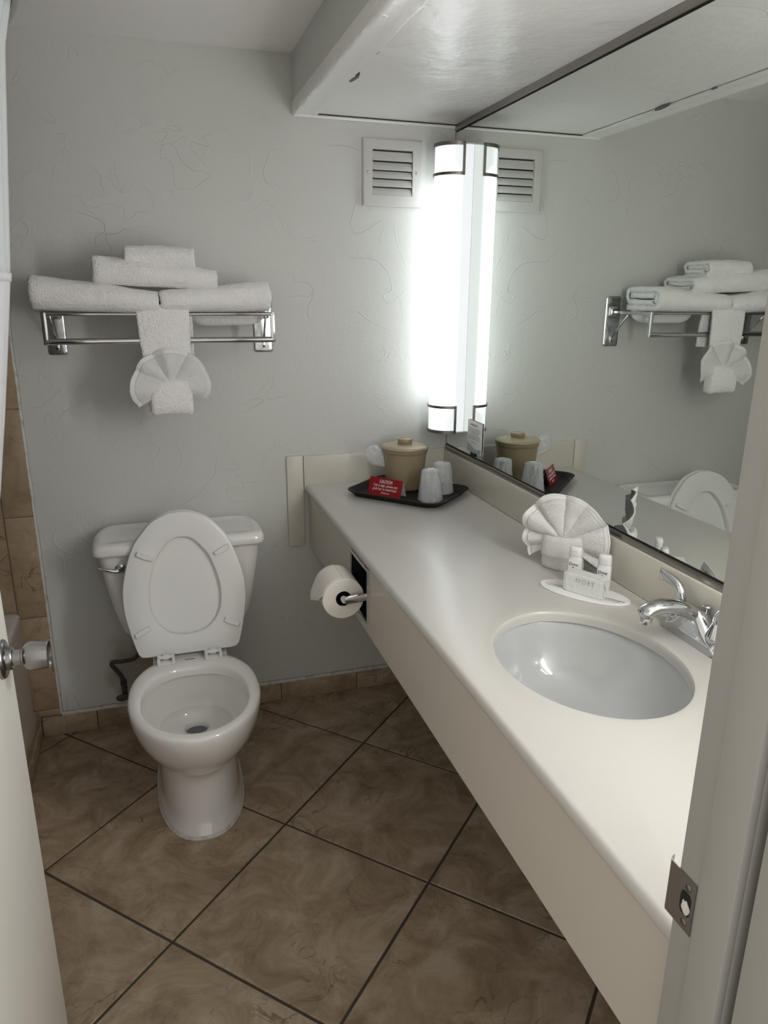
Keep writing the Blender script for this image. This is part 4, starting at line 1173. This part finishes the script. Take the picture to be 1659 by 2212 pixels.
SC_ = Vector((-.1245, -1.1415, ZT + .0044)); SUx = Vector((.50, -.866, 0)).normalized(); SNx = Vector((-.866, -.50, 0))
soap = thing('soap_bar', tuple(SC_), 'paper-wrapped white soap bar standing on the oval card', 'soap')
def soap_mesh():
    bm = bmesh.new(); bmesh.ops.create_cube(bm, size=1)
    bmesh.ops.bevel(bm, geom=list(bm.edges), offset=.06, segments=2, affect='EDGES')
    bmesh.ops.subdivide_edges(bm, edges=list(bm.edges), cuts=3, use_grid_fill=True)
    V = []
    for v in bm.verts:
        q = SC_ + SUx * (v.co.x * .095) + SNx * (v.co.y * .031) + Vector((0, 0, (v.co.z + .5) * .0465))
        V.append(q + (Vector((noise.noise(q * 55), noise.noise(q * 55 + Vector((3, 3, 3))), noise.noise(q * 55 + Vector((7, 7, 1))) * (0 if v.co.z < -.4 else 1))) * .0013))
    bm.verts.index_update(); Fc = [[v.index for v in f.verts] for f in bm.faces]; bm.free()
    return V, Fc
add('wrapper', *soap_mesh(), 'soap', soap, True, sharp=40)
text('lettering', 'IVORY', .0165, SC_ + SNx * .0165 + SUx * .006 + Vector((0, 0, .027)), SUx, (0, 0, 1), 'soap_ink', soap, spacing=1.25, sx=.82)
# folded ends of the wrapper
for sg in (1, -1):
    e = SC_ + SUx * (sg * .0478)
    fl = [e + SNx * .0135 + Vector((0, 0, .006)), e - SNx * .0135 + Vector((0, 0, .006)), e + SUx * (sg * .0012) + Vector((0, 0, .026))]
    fl2 = [e + SNx * .0135 + Vector((0, 0, .041)), e - SNx * .0135 + Vector((0, 0, .041)), e + SUx * (sg * .0012) + Vector((0, 0, .022))]
    for q in (fl, fl2):
        add('wrapper_flap', q + [p + SUx * (sg * .0008) for p in q], [[0, 1, 2], [3, 4, 5], [0, 1, 4, 3], [1, 2, 5, 4], [2, 0, 3, 5]], 'soap', soap)

def bottle(c, label, leaf):
    B = thing('lotion_bottle', tuple(c), label, 'bottle', 'small bottles on the oval card')
    def rings(spec):
        return [[c + PU * (a * math.copysign(abs(math.cos(t)) ** .8, math.cos(t))) + PN * (b * math.copysign(abs(math.sin(t)) ** .8, math.sin(t))) + Vector((0, 0, z)) for t in [2 * pi * k / 40 for k in range(40)]] for z, a, b in spec]
    add('bottle_body', *loft(rings([(0, .0135, .008), (.002, .0148, .0093), (.008, .0155, .010), (.050, .0160, .0102), (.060, .0155, .0098), (.0632, .0140, .0088)]), True, True), 'bottle', B, True, sharp=50)
    cap = add('cap', *loft(rings([(.0635, .0148, .0094), (.0640, .0152, .0097), (.084, .0142, .0092), (.0865, .0132, .0085), (.0875, .011, .007)]), True, True), 'seat', B, True, sharp=50)
    q = c + PN * .0092 + Vector((0, 0, .0785))
    add('thumb_notch', *xf(box_data(-.0075, .0075, -.001, .001, -.0025, .0022, .0008), Matrix.Translation(q) @ Matrix(((PU.x, PN.x, 0, 0), (PU.y, PN.y, 0, 0), (0, 0, 1, 0), (0, 0, 0, 1)))), 'bottle', cap, True, sharp=40)
    lab = [c + PU * u + PN * (.01045 - 6 * u * u) + Vector((0, 0, z)) for z in (.012, .057) for u in (-.012, -.006, 0, .006, .012)]
    lb = add('label_panel', lab + [p - PN * .0006 for p in lab], [[i, i + 1, i + 6, i + 5] for i in range(4)] + [[10 + i, 11 + i, 16 + i, 15 + i] for i in range(4)], 'paper', B, True)
    text('lettering', 'Dove', .0105, c + PN * .0108 + PU * .0 + Vector((0, 0, .0435)), PU, (0, 0, 1), 'ink', B, shear=.15, sx=.9)
    for (w, hgt, dz, mm, nm) in ((.0030, .0014, .0390, 'ink', 'emblem'), (.0055, .0050, .0265, leaf, 'emblem')):
        p = [c + PN * .0108 + PU * (w * math.cos(t)) + Vector((0, 0, dz + hgt * math.sin(t))) for t in [2 * pi * k / 20 for k in range(20)]]
        add(nm, p + [x - PN * .0006 for x in p], [list(range(20)), list(range(20, 40))], mm, B)
bottle(Vector((-.112, -1.074, ZT + .0044)), 'small white bottle behind the soap, next to the fan washcloth', 'green_print')
bottle(Vector((-.078, -1.139, ZT + .0044)), 'small white bottle behind the soap, nearer the faucet', 'paper')

# ------------------------------------------------------------------ tray with ice bucket, cups and caution card
TC = Vector((-.2235, -.2265, ZT)); ta = math.radians(-47.5)
tr = thing('serving_tray', tuple(TC), 'black plastic serving tray on the counter by the back wall', 'tray', None, ta)
def trr(hx, hy, r, z): return rrect(-hx, hx, -hy, hy, r, z, 8)
rg = [trr(.150, .110, .035, .0003), trr(.157, .117, .04, .002), trr(.168, .128, .046, .014), trr(.1735, .1335, .05, .0185), trr(.1765, .1365, .052, .0195), trr(.1765, .1365, .052, .0215), trr(.172, .132, .05, .0222), trr(.166, .126, .046, .020), trr(.155, .115, .04, .0065), trr(.150, .110, .036, .0045)]
add('tray_body', *loft(rg, True, True), 'tray', tr, True, local=True, sharp=60)
ZY = ZT + .0047
bk = thing('ice_bucket', (-.212, -.150, ZY), 'tan plastic ice bucket with knobbed lid on the black tray', 'ice bucket')
add('bucket_body', *lathe([(.058, 0), (.0615, .003), (.0625, .010), (.0745, .128), (.0755, .134), (.0755, .1385), (.072, .1385)], 56), 'bucket', bk, True, local=True, sharp=50)
add('rim_band', *lathe([(.0753, .1255), (.0775, .1275), (.0785, .1395), (.077, .1405), (.07, .1405)], 56), 'bucket', bk, True, local=True, sharp=50)
lid = add('lid', *lathe([(.0765, .1405), (.0805, .1412), (.0812, .1435), (.0795, .147), (.073, .1505), (.050, .1535), (.026, .1545), (0, .1548)], 56), 'bucket_lid', bk, True, local=True, sharp=60)
add('knob', *lathe([(.0235, .1540), (.0245, .1585), (.0255, .1685), (.0245, .1705), (.012, .1712), (0, .1713)], 40), 'bucket', lid, True, local=True, sharp=50)
add('knob_top', *lathe([(.0244, .1705), (.0225, .1718), (0, .1721)], 40), 'bucket_lid', lid, True, local=True, sharp=60)

# clear liner bag sticking out beside the bucket
bag = thing('plastic_liner_bag', (-.30, -.13, .94), 'crumpled clear plastic bag tucked behind the ice bucket', 'plastic bag')
bm = bmesh.new(); bmesh.ops.create_icosphere(bm, subdivisions=5, radius=1)
V = []
ax1 = Vector((-.72, -.05, .68)).normalized(); ax2 = Vector((.66, .0, .74)).normalized(); ax3 = ax1.cross(ax2)
for v in bm.verts:
    u = v.co.x                                   # -1 at the tucked end, +1 at the puffed end
    k = .30 + .70 * max(0.0, (u + 1) / 2) ** .7
    th_ = math.atan2(v.co.z, v.co.y)
    cr = 1 + .10 * math.sin(th_ * 7 + u * 2) + .16 * noise.noise(v.co * 2.6) + .08 * noise.noise(v.co * 7)
    V.append(Vector((-.312, -.145, .955)) + ax1 * (u * .043) + ax2 * (v.co.y * .034 * k * cr) + ax3 * (v.co.z * .018 * k * cr) - Vector((0, 0, .010)) * (1 - u) * .5)
Fc = [[v.index for v in f.verts] for f in bm.faces]; bm.free()
add('film', V, Fc, 'wrap', bag, True)
def cup_geo():
    return lathe([(.0352, 0), (.0362, .0015), (.0355, .004), (.0262, .094), (.0240, .0965), (.0, .0965)], 40)
def wrap_geo(seed):
    rings = []
    for i, (r, z) in enumerate(((.0385, .0002), (.0395, .004), (.0378, .02), (.0358, .04), (.0338, .06), (.0315, .08), (.0290, .094), (.0265, .1005), (.0150, .1025), (.004, .1030))):
        ring = []
        for k in range(72):
            t = 2 * pi * k / 72
            w = .0022 * noise.noise(Vector((math.cos(t) * 3.2, math.sin(t) * 3.2, z * 45 + seed))) + .0014 * noise.noise(Vector((math.cos(t) * 9, math.sin(t) * 9, z * 30 + seed)))
            w += .0012 * math.sin(9 * t + z * 60)
            ring.append(Vector(((r + w * (1 if i else .3)) * math.cos(t), (r + w * (1 if i else .3)) * math.sin(t), z + (.002 * noise.noise(Vector((t, seed, z * 30))) if i > 1 else 0))))
        rings.append(ring)
    return loft(rings, False, True)
for loc, lab, seed in (((-.184, -.327, ZY), 'plastic-wrapped upturned cup at the front of the black tray', 1.0), ((-.112, -.243, ZY), 'plastic-wrapped upturned cup behind the front cup, by the splash', 6.0)):
    cu = thing('wrapped_cup', loc, lab, 'cup', 'wrapped cups on the tray')
    add('cup', *cup_geo(), 'clear', cu, True, local=True, sharp=50)
    add('wrapper', *wrap_geo(seed), 'wrap', cu, True, local=True, sharp=70)
    tab = [(-.010, -.004, .1032), (.010, -.004, .1032), (.011, .008, .1048), (-.009, .009, .1042)]
    add('paper_tab', tab + [(x, y, z - .0009) for x, y, z in tab], [[0, 1, 2, 3], [4, 5, 6, 7]] + [[k, (k + 1) % 4, 4 + (k + 1) % 4, 4 + k] for k in range(4)], 'paper' if seed < 3 else 'wrap', cu, local=True)

# caution tent card
ca = thing('caution_card', (-.30, -.23, ZY), 'red folded tent card with white caution text on the tray', 'sign')
A = Vector((-.3575, -.1975, ZY + .0003)); B = Vector((-.2745, -.2900, ZY + .0003))
cu_ = (B - A).normalized(); cn = Vector((-cu_.y, cu_.x, 0)); cn = cn if cn.x > 0 else -cn
dep = .040; hgt = .056
def slab(p, q, r, s_, nrm, t): 
    V = [p, q, r, s_] + [x + nrm * t for x in (p, q, r, s_)]
    return V, [[0, 1, 2, 3], [4, 5, 6, 7], [0, 1, 5, 4], [1, 2, 6, 5], [2, 3, 7, 6], [3, 0, 4, 7]]
top = cn * (dep / 2) + Vector((0, 0, hgt))
up1 = top.normalized(); n1 = cu_.cross(up1)
if n1.dot(cn) > 0: n1 = -n1
add('front_panel', *slab(A, B, B + top, A + top, n1, .0005), 'red', ca)
back0 = cn * dep
add('rear_panel', *slab(A + back0, B + back0, B + top, A + top, Vector((0, 0, -1)), .0006), 'grey_card', ca)
add('fold', *tube([A + top + Vector((0, 0, -.0004)), B + top + Vector((0, 0, -.0004))], .0012, 8), 'red', ca, True)
CL = (B - A).length
def cpt(u, v): return A + cu_ * (CL * u) + up1 * v + n1 * .0007
text('lettering', 'CAUTION', .0125, cpt(.5, .0445), cu_, up1, 'white_print', ca, sx=.86, depth=.0002)
lw = .036
add('underline', *slab(cpt(.5, .0428) - cu_ * .0245, cpt(.5, .0428) + cu_ * .0245, cpt(.5, .0437) + cu_ * .0245, cpt(.5, .0437) - cu_ * .0245, n1, .0002), 'white_print', ca)
text('lettering', 'Tub is high, please use', .0118, cpt(.5, .0305), cu_, up1, 'white_print', ca, sx=.86)
text('lettering', 'grab bar to enter/exit.', .0118, cpt(.5, .0190), cu_, up1, 'white_print', ca, sx=.86)
text('lettering', 'Thank you', .0088, cpt(.52, .0078), cu_, up1, 'white_print', ca, shear=.3, sx=.86)

# ------------------------------------------------------------------ small notice card on the mirror
nc = thing('notice_card', (-.004, -.2555, .955), 'small white notice card with a blue wave propped on the mirror', 'sign')
NX, ny0, ny1, nz0, nz1 = -.0045, -.3105, -.1990, .9690, 1.0750
box('card', NX, NX + .0028, ny0, ny1, nz0, nz1, 'paper', nc, .0006)
xk = NX - .0003
V = []
for i in range(13):
    u = i / 12; y = ny1 - .001 + (ny0 - ny1 + .002) * u
    V += [(xk, y, nz0 + .001), (xk, y, nz0 + .020 + .006 * math.cos(u * 5.2) - .004 * u)]
add('wave_print', V + [(x + .0004, y, z) for x, y, z in V], [[2 * i, 2 * i + 2, 2 * i + 3, 2 * i + 1] for i in range(12)] + [[26 + 2 * i, 28 + 2 * i, 29 + 2 * i, 27 + 2 * i] for i in range(12)], 'blue_print', nc)
add('wave_line', *tube([(xk - .0001, ny1 - .001 + (ny0 - ny1 + .002) * i / 12, nz0 + .0205 + .006 * math.cos(i / 12 * 5.2) - .004 * i / 12) for i in range(13)], .0006, 6), 'grey_ink', nc)
text('lettering', 'WYNDHAM', .0105, (xk, (ny0 + ny1) / 2 + .006, 1.058), (0, -1, 0), (0, 0, 1), 'grey_ink', nc)
for z, a, b in ((1.049, .08, .92), (1.0435, .07, .93), (1.038, .12, .88), (1.0325, .22, .78), (1.025, .10, .90), (1.0195, .08, .92), (1.014, .08, .92), (1.0025, .30, .66)):
    box('printed_line', xk - .0001, xk + .0002, ny1 + (ny0 - ny1) * b, ny1 + (ny0 - ny1) * a, z, z + .0016, 'grey_ink', nc)
box('emblem', xk - .0001, xk + .0002, ny0 + .010, ny0 + .021, nz0 + .004, nz0 + .0165, 'green_print', nc)
add('easel_foot', *slab(Vector((-.0045, -.225, .955)), Vector((-.0045, -.262, .955)), Vector((-.0020, -.262, .975)), Vector((-.0020, -.225, .975)), Vector((1, 0, 0)), .0008), 'black', nc)
